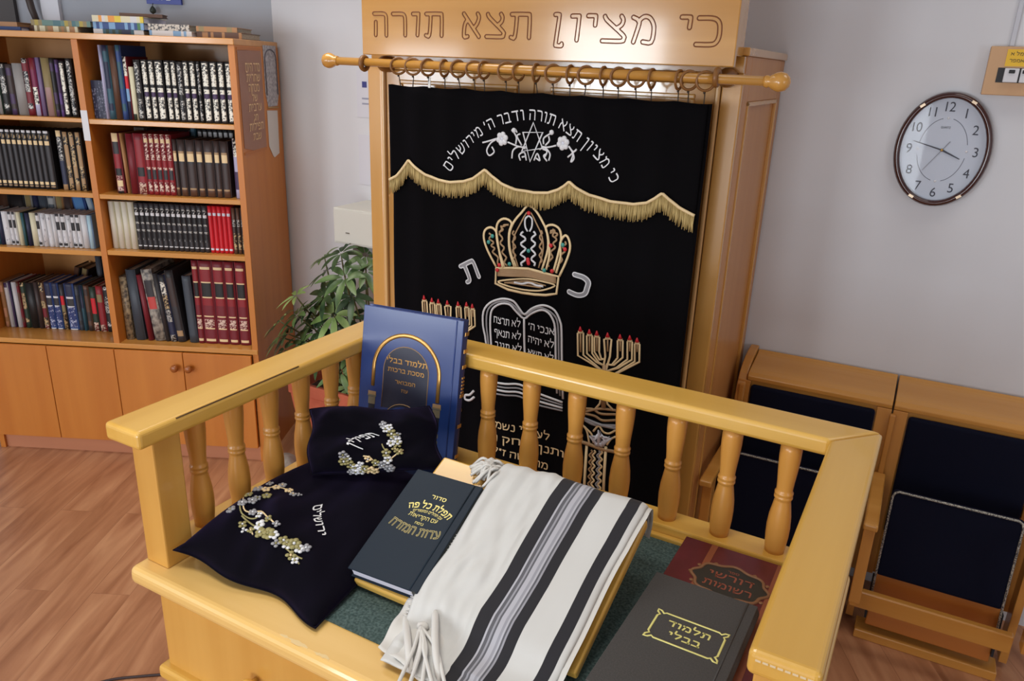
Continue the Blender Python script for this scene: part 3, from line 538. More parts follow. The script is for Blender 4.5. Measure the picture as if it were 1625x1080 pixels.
# ================================================================== ark cabinet
AX0, AX1, AY0, AY1, AH = -1.58, -.431, 2.06, YB-.004, 1.712
ark = thing('ark_cabinet', 'tall wooden ark cabinet behind the black embroidered curtain', 'cabinet', (0, 0, 0))
bm = NB()   # right side with a framed recessed panel
box(bm, AX1-.02, AX1-.006, AY0+.03, AY1, 0, AH-.02)
for a in ((AX1-.02, AX1, AY0+.012, AY0+.075, 0, AH-.02), (AX1-.02, AX1, AY1-.06, AY1, 0, AH-.02), (AX1-.02, AX1, AY0+.075, AY1-.06, AH-.13, AH-.02), (AX1-.02, AX1, AY0+.075, AY1-.06, 0, .09)): box(bm, *a)
finish('side_panel', bm, W_ASIDE, ark, .002)
bm = NB()
for a in ((AX1-.008, AX1+.004, AY0+.075, AY0+.087, .09, AH-.13), (AX1-.008, AX1+.004, AY1-.072, AY1-.06, .09, AH-.13), (AX1-.008, AX1+.004, AY0+.075, AY1-.06, AH-.142, AH-.13)): box(bm, *a)
finish('panel_moulding', bm, W_AZ, ark, .003)
quick('side_panel', W_ASIDE, ark, (AX0, AX0+.02, AY0+.012, AY1, 0, AH-.02), bevel=.002)
quick('top_board', W_AX, ark, (AX0-.004, AX1+.006, AY0+.0, AY1, AH-.02, AH), bevel=.003)
quick('back_panel', W_ASIDE, ark, (AX0+.02, AX1-.02, AY1-.01, AY1, .03, AH-.02))
for a, b_ in ((AX0, AX0+.05), (AX1-.05, AX1)): quick('front_stile', W_AZ, ark, (a, b_, AY0-.008, AY0+.012, 0, 1.652), bevel=.003)
for a, b_ in ((AX0+.052, AX0+.064), (AX1-.064, AX1-.052)): quick('stile_moulding', plain('pale_moulding', (224, 178, 116), .25, coat=.5), ark, (a, b_, AY0-.014, AY0+.01, .05, 1.625), bevel=.005, seg=3)
quick('top_rail', W_AX, ark, (AX0+.05, AX1-.05, AY0-.008, AY0+.012, 1.625, 1.652), bevel=.003)
quick('header_block', W_AX, ark, (AX0+.06, AX1-.01, 1.978, AY0+.0, 1.69, 1.83), (AX0+.02, AX1-.002, AY0-.012, AY0+.02, 1.652, 1.69))
xm = (AX0+AX1)/2
for a, b_ in ((AX0+.066, xm-.001), (xm+.001, AX1-.066)):
    d = quick('door', W_AD, ark, (a, b_, AY0-.002, AY0+.012, .06, 1.624), bevel=.002)
    bm = NB()
    for q in ((a+.05, b_-.05, AY0-.008, AY0, 1.585, 1.597), (a+.05, b_-.05, AY0-.008, AY0, .12, .132), (a+.05, a+.062, AY0-.008, AY0, .132, 1.585), (b_-.062, b_-.05, AY0-.008, AY0, .132, 1.585)): box(bm, *q)
    finish('door_moulding', bm, W_AX, d, .003)
# carved header board
hd = thing('carved_sign', 'wooden header board with large outlined Hebrew letters above the curtain', 'sign', (0, 0, 0))
HX0, HX1, HY, HZ = -1.523, -.437, 1.956, 1.664
quick('board', W_AX, hd, (HX0, HX1, HY, HY+.02, HZ, 1.93), bevel=.0025)
quick('backing_strip', W_GROOVE, hd, (HX0+.006, HX1-.004, HY+.0205, HY+.0215, HZ+.004, 1.92))
LET = {   # routed letters: centre-line strokes in a unit box
 'כ': [[(.03, .97), (.55, .97), (.82, .90), (.95, .70), (.96, .30), (.82, .08), (.55, .03), (.0, .03)]], 'י': [[(.05, .96), (.75, .96), (.88, .86), (.84, .06)]],
 'מ': [[(.02, .95), (.22, .86), (.30, .72), (.10, .02)], [(.26, .80), (.48, .97), (.72, .95), (.90, .76), (.97, .50), (.90, .03), (.52, .03)]], 'צ': [[(.08, .96), (.20, .80), (.92, .26), (.95, .12), (.86, .03), (.02, .03)], [(.80, .97), (.88, .85), (.84, .66), (.60, .50)]],
 'ו': [[(.08, .96), (.72, .96), (.80, .88), (.66, .03)]], 'ן': [[(.12, .98), (.52, .98), (.56, .88), (.30, .12), (.34, .03), (.92, .02), (.96, .08)]], 'ת': [[(.04, .96), (.82, .96), (.95, .86), (.95, .03)], [(.28, .94), (.30, .74), (.22, .04), (.02, .03)]],
 'א': [[(.04, .97), (.97, .03)], [(.88, .97), (.96, .82), (.86, .58), (.70, .42)], [(.26, .72), (.10, .50), (.06, .03), (.28, .03)]], 'ר': [[(.04, .96), (.72, .96), (.92, .86), (.96, .66), (.96, .03)]], 'ה': [[(.04, .96), (.74, .96), (.93, .86), (.95, .66), (.95, .03)], [(.16, .60), (.14, .04)]]}
def k1(x, y): return 560+x/4.779, y/4.779
def k2(x, y): return 880+x/4.276, y/4.276
for ch, f_, bx in (('ה', k1, (146, 82, 270, 285)), ('ר', k1, (288, 84, 412, 284)), ('ו', k1, (440, 84, 520, 284)), ('ת', k1, (540, 84, 690, 288)), ('א', k1, (826, 84, 970, 296)), ('צ', k1, (1002, 86, 1158, 298)), ('ת', k1, (1188, 86, 1354, 304)), ('ן', k1, (1516, 90, 1596, 366)),
                   ('ו', k2, (105, 88, 182, 290)), ('י', k2, (216, 90, 296, 188)), ('צ', k2, (320, 90, 485, 298)), ('מ', k2, (522, 94, 682, 304)), ('י', k2, (850, 98, 938, 206)), ('כ', k2, (966, 102, 1126, 324))):
    pa, pb = atY(*f_(bx[0], bx[1]), HY), atY(*f_(bx[2], bx[3]), HY); mx_ = (f_(bx[0], bx[1])[0]+f_(bx[2], bx[3])[0])/2
    zt_ = atY(mx_, f_(bx[0], bx[1])[1], HY).z; zb_ = atY(mx_, f_(bx[2], bx[3])[1], HY).z; wl = .0048
    X0_, X1_ = pa.x+wl, pb.x-wl; Z0_, Z1_ = zb_+wl, zt_-wl
    segs = [[(p.x, p.y) for p in spline([Vector((X0_+(X1_-X0_)*u_, Z0_+(Z1_-Z0_)*v_, 0)) for u_, v_ in sg_], 3)] for sg_ in LET[ch]]
    bm = NB()
    for lp in contour(segs, wl): tube(bm, [(x, HY-.0002, z) for x, z in lp], .0018, 5, True)
    finish('engraved_letter', bm, W_GROOVE, hd)
# curtain rod on two ring brackets
RY, RZ = 1.93, 1.640
rod = thing('curtain_rod', 'wooden curtain rod with ball ends across the ark front', 'curtain rod', (0, 0, 0))
RX0, RX1 = -1.605, -.345
bm = NB(); tube(bm, [(RX0, RY, RZ+.004), (RX1, RY, RZ-.004)], .0115, 14); finish('pole', bm, W_ROD, rod)
for x, sgn, dz in ((RX0, -1, .004), (RX1, 1, -.004)):
    bm = NB(); M = Matrix.Translation((x, RY, RZ+dz)) @ Matrix.Rotation(sgn*pi/2, 4, 'Y')
    lathe(bm, [(.0125, -.012), (.0145, -.006), (.0125, 0), (.017, .006), (.0215, .016), (.0225, .024), (.019, .036), (.01, .044), (.001, .046)], M=M, seg=16); finish('finial', bm, W_ROD, rod)
for px, py in ((578, 98), (1137, 130)):
    p = atY(px, py, RY); bm = NB()
    tube(bm, [(p.x, RY+.017*cos(a), RZ+.017*sin(a)) for a in [2*pi*k/18 for k in range(18)]], .007, 8, True)
    lathe(bm, [(.009, 0), (.009, .05), (.013, .06), (.022, .075), (.024, .085), (.024, .1055)], M=Matrix.Translation((p.x, RY+.016, RZ)) @ Matrix.Rotation(-pi/2, 4, 'X'), seg=14)
    finish('bracket', bm, W_RING, rod)
# curtain surface
CY = 1.942
def cyz(x, z): return CY + .004*sin(x*26+.6) + .003*sin(x*61+1.1+z*1.5) + .002*sin(z*9+x*12)
def cw(px, py): p = atY(px, py, CY); return p.x, p.z
def cpt(px, py, off=.003): x, z = cw(px, py); return Vector((x, cyz(x, z)-off, z))
CX0, CX1 = atY(621, 134, CY).x, atY(1130, 165, CY).x; CZT = atY(621, 134, CY).z
cur = thing('ark_curtain', 'black velvet ark curtain embroidered with a crown, tablets and lampstands', 'curtain', (0, 0, 0))
def ctop(x): return CZT + .001 - .004*abs(sin((x-CX0)*26)) - .004*(x-CX0)
bm = NB(); grid(bm, lambda s, t: Vector((CX0+(CX1-CX0)*s, cyz(CX0+(CX1-CX0)*s, 1.58-t*1.35), ctop(CX0+(CX1-CX0)*s)*(1-t)+.2*t)), 120, 60)
o = finish('cloth', bm, VELVET, cur); mo = o.modifiers.new('s', 'SOLIDIFY'); mo.thickness = .004; mo.offset = 1
# valance with scalloped edge
FR = [(621, 286), (632, 280), (643, 266), (652, 255), (662, 264), (680, 278), (700, 286), (718, 290), (738, 289), (755, 284), (765, 277), (774, 270), (784, 280), (800, 292), (822, 302), (848, 307), (872, 307), (888, 302), (898, 296), (907, 289), (918, 298), (938, 310), (970, 320), (1007, 325), (1030, 322), (1043, 315), (1054, 307), (1064, 317), (1080, 330), (1104, 343)]
FP = sorted(cw(*p) for p in FR); FX0, FX1 = FP[0][0], FP[-1][0]
def fz(x):
    for (a, b), (c, d) in zip(FP, FP[1:]):
        if a <= x <= c: return b + (d-b)*(x-a)/max(1e-9, c-a)
    return FP[0][1] if x < FX0 else FP[-1][1]
bm = NB(); grid(bm, lambda s, t: Vector((FX0+(FX1-FX0)*s, cyz(FX0+(FX1-FX0)*s, 1.58-.22*t)-.007, ctop(FX0+(FX1-FX0)*s)*(1-t)+fz(FX0+(FX1-FX0)*s)*t)), 150, 10)
o = finish('valance', bm, VELVET, cur); mo = o.modifiers.new('s', 'SOLIDIFY'); mo.thickness = .003; mo.offset = 1
bm = NB(); N = 300; rng = random.Random(3)
for i in range(N):
    x = FX0+(FX1-FX0)*(i+.5)/N; z = fz(x); ln = .040+rng.uniform(-.004, .005); y = cyz(x, z)-.012
    tube(bm, [(x, y, z+.004), (x+rng.uniform(-.001, .001), y-.002, z-ln*.5), (x+rng.uniform(-.003, .003), y-rng.uniform(0, .003), z-ln)], [.0019, .0021, .0013], 4)
fr = finish('fringe', bm, GOLD_F, cur, label='gold fringe along the scalloped valance edge')
bm = NB(); tube(bm, [Vector((FX0+(FX1-FX0)*k/200, cyz(FX0+(FX1-FX0)*k/200, 1.4)-.013, fz(FX0+(FX1-FX0)*k/200)+.003)) for k in range(201)], .0042, 6); finish('braid', bm, GOLD, fr)
OFFV = .0085   # embroidery height on the valance
def stroke(bm, pts, r, mi=0, off=.0035, sm=True, closed=False, k=4):
    P = [cpt(px, py, off) for px, py in pts]
    if sm and len(P) > 2: P = spline(P, k, closed)
    tube(bm, P, r, 6, closed, mi, flat=(Vector((0, 1, 0)), .6))
def cdot(bm, px, py, r, mi=0, off=.004): ball(bm, cpt(px, py, off), r, mi, 8, (1, .45, 1))
# arched verse
arc = [(979, 288), (971, 272), (958, 252), (945, 237), (930, 223), (914, 210), (899, 200), (884, 192), (868, 186), (853, 183), (836, 182), (820, 184), (803, 188), (790, 192), (778, 198), (766, 206), (752, 218), (738, 231), (727, 243), (717, 258), (711, 268)]
AP = spline([Vector((*cw(*p), 0)) for p in arc], 6); AL = [0]
for a, b_ in zip(AP, AP[1:]): AL.append(AL[-1]+(b_-a).length)
def arcat(s):
    s = max(0, min(s, AL[-1]-1e-6))
    for i in range(len(AL)-1):
        if AL[i] <= s <= AL[i+1]:
            t = (s-AL[i])/(AL[i+1]-AL[i]); return AP[i].lerp(AP[i+1], t), (AP[i+1]-AP[i]).normalized()
bm = NB(); txt = "כי מציון תצא תורה ודבר ה' מירושלים"; hs = .030/.62
ws = [(.26 if ch == ' ' else glyphs(ch, 1, 0, 0, .006)[2]+.15) for ch in txt]; tot = sum(ws); sc_ = AL[-1]/tot; s = 0
for ch, w_ in zip(txt, ws):
    if ch != ' ':
        p, t = arcat((s+w_/2)*sc_); g = glyphs(ch, 1, 0, 0, .006); ex = -t; ez = Vector((-ex.y, ex.x, 0)); kx = min(hs, sc_*1.0)
        def fn(v):
            q = p + ex*(v.x*kx) + ez*((v.y-.31)*hs); return Vector((q.x, cyz(q.x, q.y)-OFFV-v.z*hs, q.y))
        put(bm, g, fn)
    s += w_
finish('verse_lettering', bm, SILVER, cur, label='silver verse curved along the top of the curtain')
# star with flowers
def Z(ox, oy, sc): return lambda *pp: [(ox+x/sc, oy+y/sc) for x, y in pp]
z4 = Z(700, 140, 5.417); bm = NB(); R_ = .0030
for t3 in (((795, 295), (700, 540), (880, 515)), ((765, 630), (710, 378), (882, 378))): stroke(bm, z4(*t3), R_, 0, OFFV, False, True)
def rosette(bm, put_, r, n=6, m0=0, m1=1, rr=.45):
    for k in range(n): put_(r*.62*cos(2*pi*k/n+.3), r*.62*sin(2*pi*k/n+.3), r*rr, m0)
    put_(0, 0, r*.3, m1)
for cx, cy in ((540, 432), (1058, 470)):
    px, py = z4((cx, cy))[0]; x, z = cw(px, py)
    rosette(bm, lambda dx, dz, r, mi: ball(bm, (x+dx, cyz(x+dx, z+dz)-OFFV, z+dz), r, mi, 8, (1, .4, 1)), .0185)
for c in ([(590, 460), (680, 500), (740, 505)], [(490, 435), (440, 470), (410, 530), (430, 575), (470, 545), (450, 500)], [(490, 430), (430, 450), (375, 465)], [(1000, 490), (930, 505), (870, 500)], [(1110, 495), (1150, 540), (1180, 530)], [(1110, 495), (1150, 560), (1130, 630), (1160, 600), (1150, 545)], [(1100, 590), (1140, 560), (1185, 520)],
          [(655, 480), (660, 420), (640, 375), (625, 360), (650, 350), (665, 380)], [(700, 490), (665, 410), (690, 390)], [(890, 480), (890, 430), (930, 400), (960, 380), (945, 365)], [(905, 490), (940, 450), (935, 410)],
          [(625, 600), (635, 530), (680, 500), (730, 520)], [(690, 620), (680, 570), (720, 550), (735, 620)], [(700, 590), (725, 585)], [(935, 620), (945, 560), (900, 510), (850, 525)], [(900, 590), (920, 540), (880, 520)], [(800, 620), (830, 560), (855, 620), (820, 600)], [(920, 625), (890, 580), (920, 560)]): stroke(bm, z4(*c), .0024, 0, OFFV)
for c in ((640, 360), (960, 378)): px, py = z4(c)[0]; cdot(bm, px, py, .007, 0, OFFV)
finish('star_emblem', bm, [SILVER, WHITE_T], cur, label='silver six-pointed star between two flowers')
# crown
z5 = Z(710, 320, 5.078); bm = NB(); mats = [GOLD, GOLD_D, SILVER, RED_T, TEAL_T]
lob = [[(400, 520), (335, 390), (306, 290), (316, 225), (360, 203), (400, 235), (412, 300), (432, 420), (458, 530)], [(470, 520), (430, 400), (406, 280), (412, 175), (468, 132), (528, 165), (510, 250), (513, 380), (548, 522)], [(562, 520), (520, 400), (512, 260), (545, 160), (600, 85), (650, 30), (712, 75), (770, 160), (808, 250), (815, 380), (768, 545)],
       [(802, 545), (828, 420), (815, 280), (798, 205), (850, 185), (905, 222), (918, 310), (893, 430), (858, 562)], [(880, 572), (915, 440), (912, 330), (952, 270), (985, 300), (996, 375), (962, 480), (905, 600)]]
for c in lob: stroke(bm, z5(*c), .0036, 0)
stroke(bm, z5((575, 520), (545, 400), (545, 290), (585, 190), (652, 80), (725, 190), (770, 290), (775, 400), (740, 530)), .0024, 1)
for c in ([(345, 250), (370, 330), (385, 400), (440, 520)], [(440, 190), (445, 300), (465, 400), (490, 510)], [(500, 180), (465, 190), (440, 240)], [(850, 220), (870, 310), (850, 400), (820, 520)], [(830, 250), (860, 230), (885, 280)], [(950, 320), (940, 400), (900, 510)]):
    P = spline([Vector((*p, 0)) for p in c], 5)
    wv = [(p.x+14*sin(i*1.7), p.y) for i, p in enumerate(P)]; stroke(bm, z5(*wv), .0030, 1, k=2)
for sx in (-1, 1):
    wv = [(652+sx*(105+12*sin(i*1.9)), 230+i*22) for i in range(13)]; stroke(bm, z5(*wv), .003, 1, k=2)
    stroke(bm, z5((652+sx*8, 240), (652+sx*26, 200), (652+sx*26, 140), (652, 112)), .0028, 2)
    wv = [(652+sx*(40+20*sin(i*1.8)), 240+i*23) for i in range(13)]; stroke(bm, z5(*wv), .0032, 2, k=2)
stroke(bm, z5((400, 530), (520, 528), (650, 540), (790, 572), (900, 600), (884, 738), (800, 748), (700, 746), (600, 732), (500, 702), (393, 655)), .004, 0, sm=False, closed=True)
for k in range(7):
    a = 542+k*8; stroke(bm, z5((412, a), (530, a+4), (650, a+14), (780, a+36), (880, a+62)), .0024, 1)
stroke(bm, z5((415, 640), (520, 622), (640, 622), (780, 640), (872, 672), (780, 708), (680, 716), (580, 700), (480, 668)), .0026, 0, closed=True)
for k in range(3): stroke(bm, z5((470+k*20, 648), (640, 640+k*18), (800-k*20, 672+k*8)), .0024, 1)
stroke(bm, z5((545, 645), (600, 660), (660, 652), (720, 672), (780, 678)), .0034, 2)
for mi, L_ in ((3, ((655, 92), (652, 480), (430, 505), (412, 545), (850, 555), (840, 350), (955, 380), (650, 465), (655, 495))), (4, ((655, 395), (375, 272), (935, 345), (790, 548), (515, 495), (345, 320)))):
    for c in L_: px, py = z5(c)[0]; cdot(bm, px, py, .0062, mi, .006)
finish('crown_emblem', bm, mats, cur, label='gold crown with red and teal stones')
# the two letters beside the crown
for ch, px, py, ang, hh in (('ת', 746, 430, 30, .064), ('כ', 921, 452, -12, .068)):
    x, z = cw(px, py); bm = NB(); ca, sa = cos(RAD(ang)), sin(RAD(ang))
    for g, k_, off, mi in ((glyphs(ch, 1, .008, 0, .02), hh/.62, .003, 0), (glyphs(ch, 1, .008, .016, 0), hh/.62, .0055, 1)):
        def fn(v):
            a, b_ = v.x*k_, (v.y-.31)*k_; X, Zz = x+a*ca-b_*sa, z+a*sa+b_*ca; return Vector((X, cyz(X, Zz)-off-v.z*k_*.5, Zz))
        put(bm, g, fn, mi)
    finish('letter', bm, [GREY_T, SILVER], cur)
# tablets of the law
z6 = Z(720, 460, 5.4); bm = NB()
outer = [(296, 780), (285, 450), (260, 300), (264, 180), (310, 112), (380, 80), (450, 70), (520, 92), (560, 150), (603, 210), (660, 165), (735, 132), (800, 130), (872, 172), (918, 260), (932, 340), (936, 590), (945, 925)]
inner = [(345, 770), (325, 450), (318, 300), (325, 190), (355, 142), (420, 112), (490, 120), (540, 182), (600, 245), (655, 208), (740, 170), (800, 176), (848, 232), (876, 330), (880, 570), (890, 880)]
mid_ = [(320, 775), (303, 450), (288, 300), (294, 185), (332, 126), (400, 96), (470, 94), (530, 136), (585, 222)]
mid2 = [(615, 222), (700, 160), (770, 150), (860, 205), (900, 300), (908, 590), (918, 900)]
for c in (outer, inner): stroke(bm, z6(*c), .0034, 0, k=3)
for c in (mid_, mid2): stroke(bm, z6(*c), .003, 1, k=3)
stroke(bm, z6((600, 245), (602, 500), (618, 850)), .0036, 0)
for k in range(4): stroke(bm, z6((325, 782+k*28+(10 if k == 3 else 0)), (450, 800+k*32), (560, 812+k*34), (700, 875+k*34), (940, 955+k*24)), .003 if k % 2 else .0036, k % 2)
stroke(bm, z6((180, 858), (140, 895), (100, 900), (98, 935), (140, 942), (185, 910)), .004, 0)
x0, zt = cw(*z6((745, 335))[0])
rows_r = ['אנכי ה׳', 'לא יהיה', 'לא תשא', 'זכור את', 'כבד את']; rows_l = ['לא תרצח', 'לא תנאף', 'לא תגנב', 'לא תענה', 'לא תחמד']
for i in range(5):
    for ln, c in ((rows_r[i], (752-i*4, 332+i*112)), (rows_l[i], (458+i*4, 270+i*108))):
        px, py = z6(c)[0]; x, z = cw(px, py); g = glyphs(ln, 1, .012, 0, .02); k_ = .022/.62; kx = min(k_, .088/g[2])
        put(bm, g, lambda v: Vector((x+v.x*kx, cyz(x+v.x*kx, z)-.003-v.z*k_, z+(v.y-.31)*k_)), 0)
finish('tablets_emblem', bm, [SILVER, GREY_T], cur, label='silver tablets of the law with Hebrew lines')
# lampstands
z7 = Z(900, 500, 3.857)
def lampstand(dx, dz):
    bm = NB()
    def st(pts, r, mi=0, sm=False, off=.0035):
        P = []
        for px, py in pts:
            x, z = cw(px, py); P.append(Vector((x+dx, cyz(x+dx, z+dz)-off, z+dz)))
        if sm: P = spline(P, 4)
        tube(bm, P, r, 6, False, mi, flat=(Vector((0, 1, 0)), .6))
    fl = [(88, 78), (138, 98), (182, 108), (250, 118), (324, 130), (384, 136), (433, 147)]
    for i, (fx, fy) in enumerate(fl):
        for o_ in (-1, 1):
            x0 = fx+o_*(15 if i != 3 else 22); y0 = fy+24
            if i < 3: st(z7((fx, y0), (x0, y0+2), (x0, 240-i*8-o_*0), (x0+ (225-x0)*.55, 300-i*14), (226, 345-i*40)), .0030, 0)
            elif i > 3: j = 6-i; st(z7((fx, y0), (x0, y0+2), (x0, 280-j*10), (x0-(x0-245)*.55, 340-j*18), (242, 385-j*44)), .0030, 0)
            else: st(z7((fx, y0), (x0, y0+4), (fx+o_*14, 250), (232+o_*10, 330), (226+o_*14, 500), (226+o_*24, 540), (226+o_*60, 580)), .0032, 0)
        st(z7((fx, fy+24), (fx, 220)), .0026, 1); st(z7((fx-14, fy+20), (fx+14, fy+22)), .0044, 0)
        st(z7((fx, fy+14), (fx, fy-14)), [.0068, .0015], 2, False, .005)
    st(z7((232, 300), (226, 560)), .007, 1)
    for c in ([(110, 570), (160, 575), (210, 600), (300, 605)], [(105, 600), (170, 615), (220, 640), (300, 640)], [(110, 590), (200, 570), (300, 580)]): st(z7(*c), .0040, 1, True)
    for c in ([(95, 625), (150, 650), (215, 670), (300, 690)], [(110, 640), (170, 668), (300, 675)]): st(z7(*c), .0050, 3, True)
    for c in ([(90, 660), (120, 710), (135, 790)], [(105, 680), (150, 730), (160, 780)], [(160, 710), (195, 675), (225, 710), (260, 720), (300, 700)], [(245, 790), (270, 755), (300, 740)]): st(z7(*c), .0032, 0, True)
    for c in ([(190, 790), (140, 735), (175, 745)], [(200, 790), (200, 702), (222, 745)], [(205, 790), (272, 742), (230, 745)], [(185, 790), (165, 760), (195, 730)], [(215, 790), (240, 765), (210, 730)], [(180, 785), (218, 785)]): st(z7(*c), [.008, .005, .006] if len(c) == 3 else .008, 4, False, .005)
    st(z7((90, 775), (130, 790), (210, 815), (300, 835)), .006, 1, True)
    for xx in (118, 240): st(z7((xx, 800), (xx-14, 1010), (xx-18, 1130)), .0045, 0)
    for xx, mi in ((145, 1), (165, 0), (195, 3), (210, 0)):
        st([q for q in z7(*[(xx+9*sin(k*1.57)-k*.6, 825+k*11) for k in range(28)])], .003, mi, True)
    return finish('lampstand_emblem', bm, [GOLD, GOLD_D, RED_T, GREY_T, WHITE_T], cur, label='gold seven-branched lampstand with red flames')
lampstand(0, 0)
a, b_ = cw(*z7((250, 118))[0]); c, d_ = cw(711, 482); lampstand(c-a, d_-b_+.006)
# dedication
bm = NB()
for ln, p0, p1 in (('לעילוי נשמת', (868, 692), (780, 670)), ('ותנן יצחק וח', (890, 718), (777, 690)), ('מר משה ז״ל', (866, 738), (787, 712))):
    a = Vector((*cw(*p1), 0)); b_ = Vector((*cw(*p0), 0)); g = glyphs(ln, 1, .012, 0, .02); ex = (b_-a).normalized(); ez = Vector((-ex.y, ex.x, 0)); kx = (b_-a).length/g[2]*1.1; kz = .024/.62; c = (a+b_)/2
    put(bm, g, lambda v: (lambda q: Vector((q.x, cyz(q.x, q.y)-.003-v.z*kz, q.y)))(c+ex*(v.x*kx)+ez*((v.y-.31)*kz)))
finish('dedication_lettering', bm, GOLD, cur, label='gold Hebrew lines low on the curtain')
# curtain rings, each with its hook
rp = [(632, .9), (655, 1.1), (679, .5), (705, .02), (727, .6), (752, 1.0), (768, .25), (803, 1.0), (823, .3), (851, .02), (878, .9), (905, .05), (930, .9), (958, .06), (982, .8), (1010, 1.05), (1035, .1), (1078, .15), (1094, .9), (1120, 1.1)]
for i, (px, tw) in enumerate(rp):
    p = atY(px, 95+(px-525)*.054, RY); x = p.x; rz_ = RZ+.004-.008*(x-RX0)/(RX1-RX0) - .0062
    t = thing('curtain_ring', 'wooden curtain ring on the rod, %s from the left' % ORD[i+1], 'curtain ring', (x, RY, rz_), 0, 'wooden rings on the curtain rod')
    bm = NB(); tube(bm, [(.0215*sin(a)*sin(tw)*.999, .0215*sin(a)*cos(tw), .0215*cos(a)) for a in [2*pi*k/20 for k in range(20)]], .0036, 6, True); finish('hoop', bm, W_RING, t)
    bm = NB(); zc = ctop(min(max(x, CX0), CX1))-rz_; xo = min(max(0, CX0+.01-x), .03)
    tube(bm, [(0, .001, -.022), (.0012, .002, -.030), (xo, cyz(x, 1.58)-RY-.005, zc+.002), (xo, cyz(x, 1.58)-RY-.0052, zc-.006)], .0015, 5)
    ball(bm, (0, 0, -.026), .0034, 0, 8); finish('hook', bm, DARKM, t)
bm = NB(); p = atY(681, 115, 1.932); box(bm, p.x-.004, p.x+.004, p.y, p.y+.002, CZT-.003, CZT+.026); o = finish('ring_tag', bm, plain('clear_plastic', (222, 222, 214), .25)); tag(o, 'small whitish plastic clip at the top left of the curtain', 'clip')
# ================================================================== reading desk
desk = thing('reading_desk', 'light wooden reading desk with rails and turned balusters on three sides', 'desk', (0, 0, 0), DY)
DZT, DR = .756, 1.05
U0, U1, V0, V1, RW, RT = -1.184, -.014, .722, 1.443, .089, .034
quick('tabletop', W_TOP, desk, (U0+.002, U1-.002, .724, V1-.008, DZT-.038, DZT), bevel=.014, seg=4)
def railp(name, pts, mat):
    bm = NB(); prism(bm, [(x, y, DR-RT) for x, y in pts], (0, 0, RT)); return finish(name, bm, mat, desk, .008, 4)
railp('top_rail', [(U0, V0), (U0+RW, V0), (U0+RW, V1-RW), (U0, V1)], W_DY)
railp('top_rail', [(U0+.0006, V1+.0006), (U0+RW+.0006, V1-RW+.0006), (U1-.0796, V1-RW+.0006), (U1-.0006, V1+.0006)], W_DX)
RWR = .079; railp('top_rail', [(U1-RWR, .747), (U1, .747), (U1, V1), (U1-RWR, V1-RW)], W_DY)
ZL = .785
quick('lower_rail', W_DY, desk, (-1.172, -1.108, .815, 1.345, DZT, ZL), bevel=.004)
quick('lower_rail', W_DX, desk, (-1.172, -.026, 1.347, 1.411, DZT, ZL), bevel=.004)
quick('lower_rail', W_DY, desk, (-.090, -.026, .84, 1.345, DZT, ZL), bevel=.004)
quick('cove_strip', W_DX, desk, (-1.105, -.093, 1.333, 1.3465, DZT, DZT+.012), bevel=.003)
for x, y in ((-1.14, .786), (-.058, .806), (-1.14, 1.38), (-.058, 1.38)):
    quick('corner_post', W_DZ, desk, (x-.029, x+.029, y-.029, y+.029, DZT if y < 1 else ZL, DR-RT), bevel=.003)
HB = DR-RT-ZL
bp = [(.0185, 0), (.0195, .012), (.0215, .035), (.0220, .055), (.0205, .078), (.0170, .100), (.0152, .111), (.0150, .1145), (.0172, .117), (.0172, .1205), (.0150, .123), (.0172, .1255), (.0172, .129), (.0150, .1315), (.0150, .136), (.0158, .150), (.0180, .175), (.0196, .200), (.0198, .218), (.019, HB)]
bal0 = None
def baluster(x, y):
    global bal0
    if bal0 is None:
        bm = NB(); lathe(bm, bp, seg=20); bal0 = finish('baluster', bm, W_BAL, desk); o = bal0
    else: o = bal0.copy(); COL.objects.link(o)
    o.location = (x, y, ZL)
for x in (-1.02, -.914, -.805, -.697, -.589, -.481, -.372, -.264, -.156): baluster(x, 1.381)
for y in (.868, .960, 1.054, 1.146, 1.24, 1.322): baluster(-1.140, y)
for y in (.90, .995, 1.09, 1.185, 1.28): baluster(-.058, y)
fp_ = quick('front_panel', W_DZ, desk, (-1.138, -.06, .752, .77, .10, DZT-.038), bevel=.002)
quick('side_panel', W_DZ, desk, (-1.138, -1.118, .77, V1-.03, .10, DZT-.038)); quick('side_panel', W_DZ, desk, (-.08, -.06, .77, V1-.03, .10, DZT-.038))
quick('back_panel', W_DZ, desk, (-1.118, -.08, V1-.05, V1-.03, .10, DZT-.038))
quick('base_moulding', W_DX, desk, (-1.152, -.046, .735, V1-.018, .505, .535), bevel=.008, seg=3)
quick('plinth', W_DX, desk, (-1.146, -.052, .742, V1-.02, 0, .10), bevel=.003)
for kx in (-.897, -.30):
    bm = NB(); lathe(bm, [(.005, 0), (.005, .008), (.011, .013), (.014, .019), (.012, .026), (.001, .029)], M=Matrix.Translation((kx, .752, .612)) @ Matrix.Rotation(pi/2, 4, 'X'), seg=14); finish('knob', bm, W_DX, fp_)
bm = NB(); tube(bm, [(U0+RW-.0023, .80+.03*k, DR-.0023) for k in range(11)], .0017, 4); finish('worn_edge_line', bm, plain('wear_dark', (92, 64, 28), .8), desk, label='dark worn line along the left rail edge')
rw = random.Random(9)
for px, py, L2, W2 in ((474, 1020, .024, .005), (512, 1040, .018, .004), (452, 1009, .010, .003)):
    c_ = dk(px, py, DZT); bm = NB()
    prism(bm, [(c_.x+L2*cos(2*pi*k/14)*rw.uniform(.6, 1.1), c_.y+W2*sin(2*pi*k/14)*rw.uniform(.5, 1.2), DZT-.0004) for k in range(14)], (0, 0, .0006))
    finish('worn_patch', bm, plain('worn_varnish', (230, 202, 146), .6), desk, label='pale worn patch on the front edge of the desk top')
bm = NB()
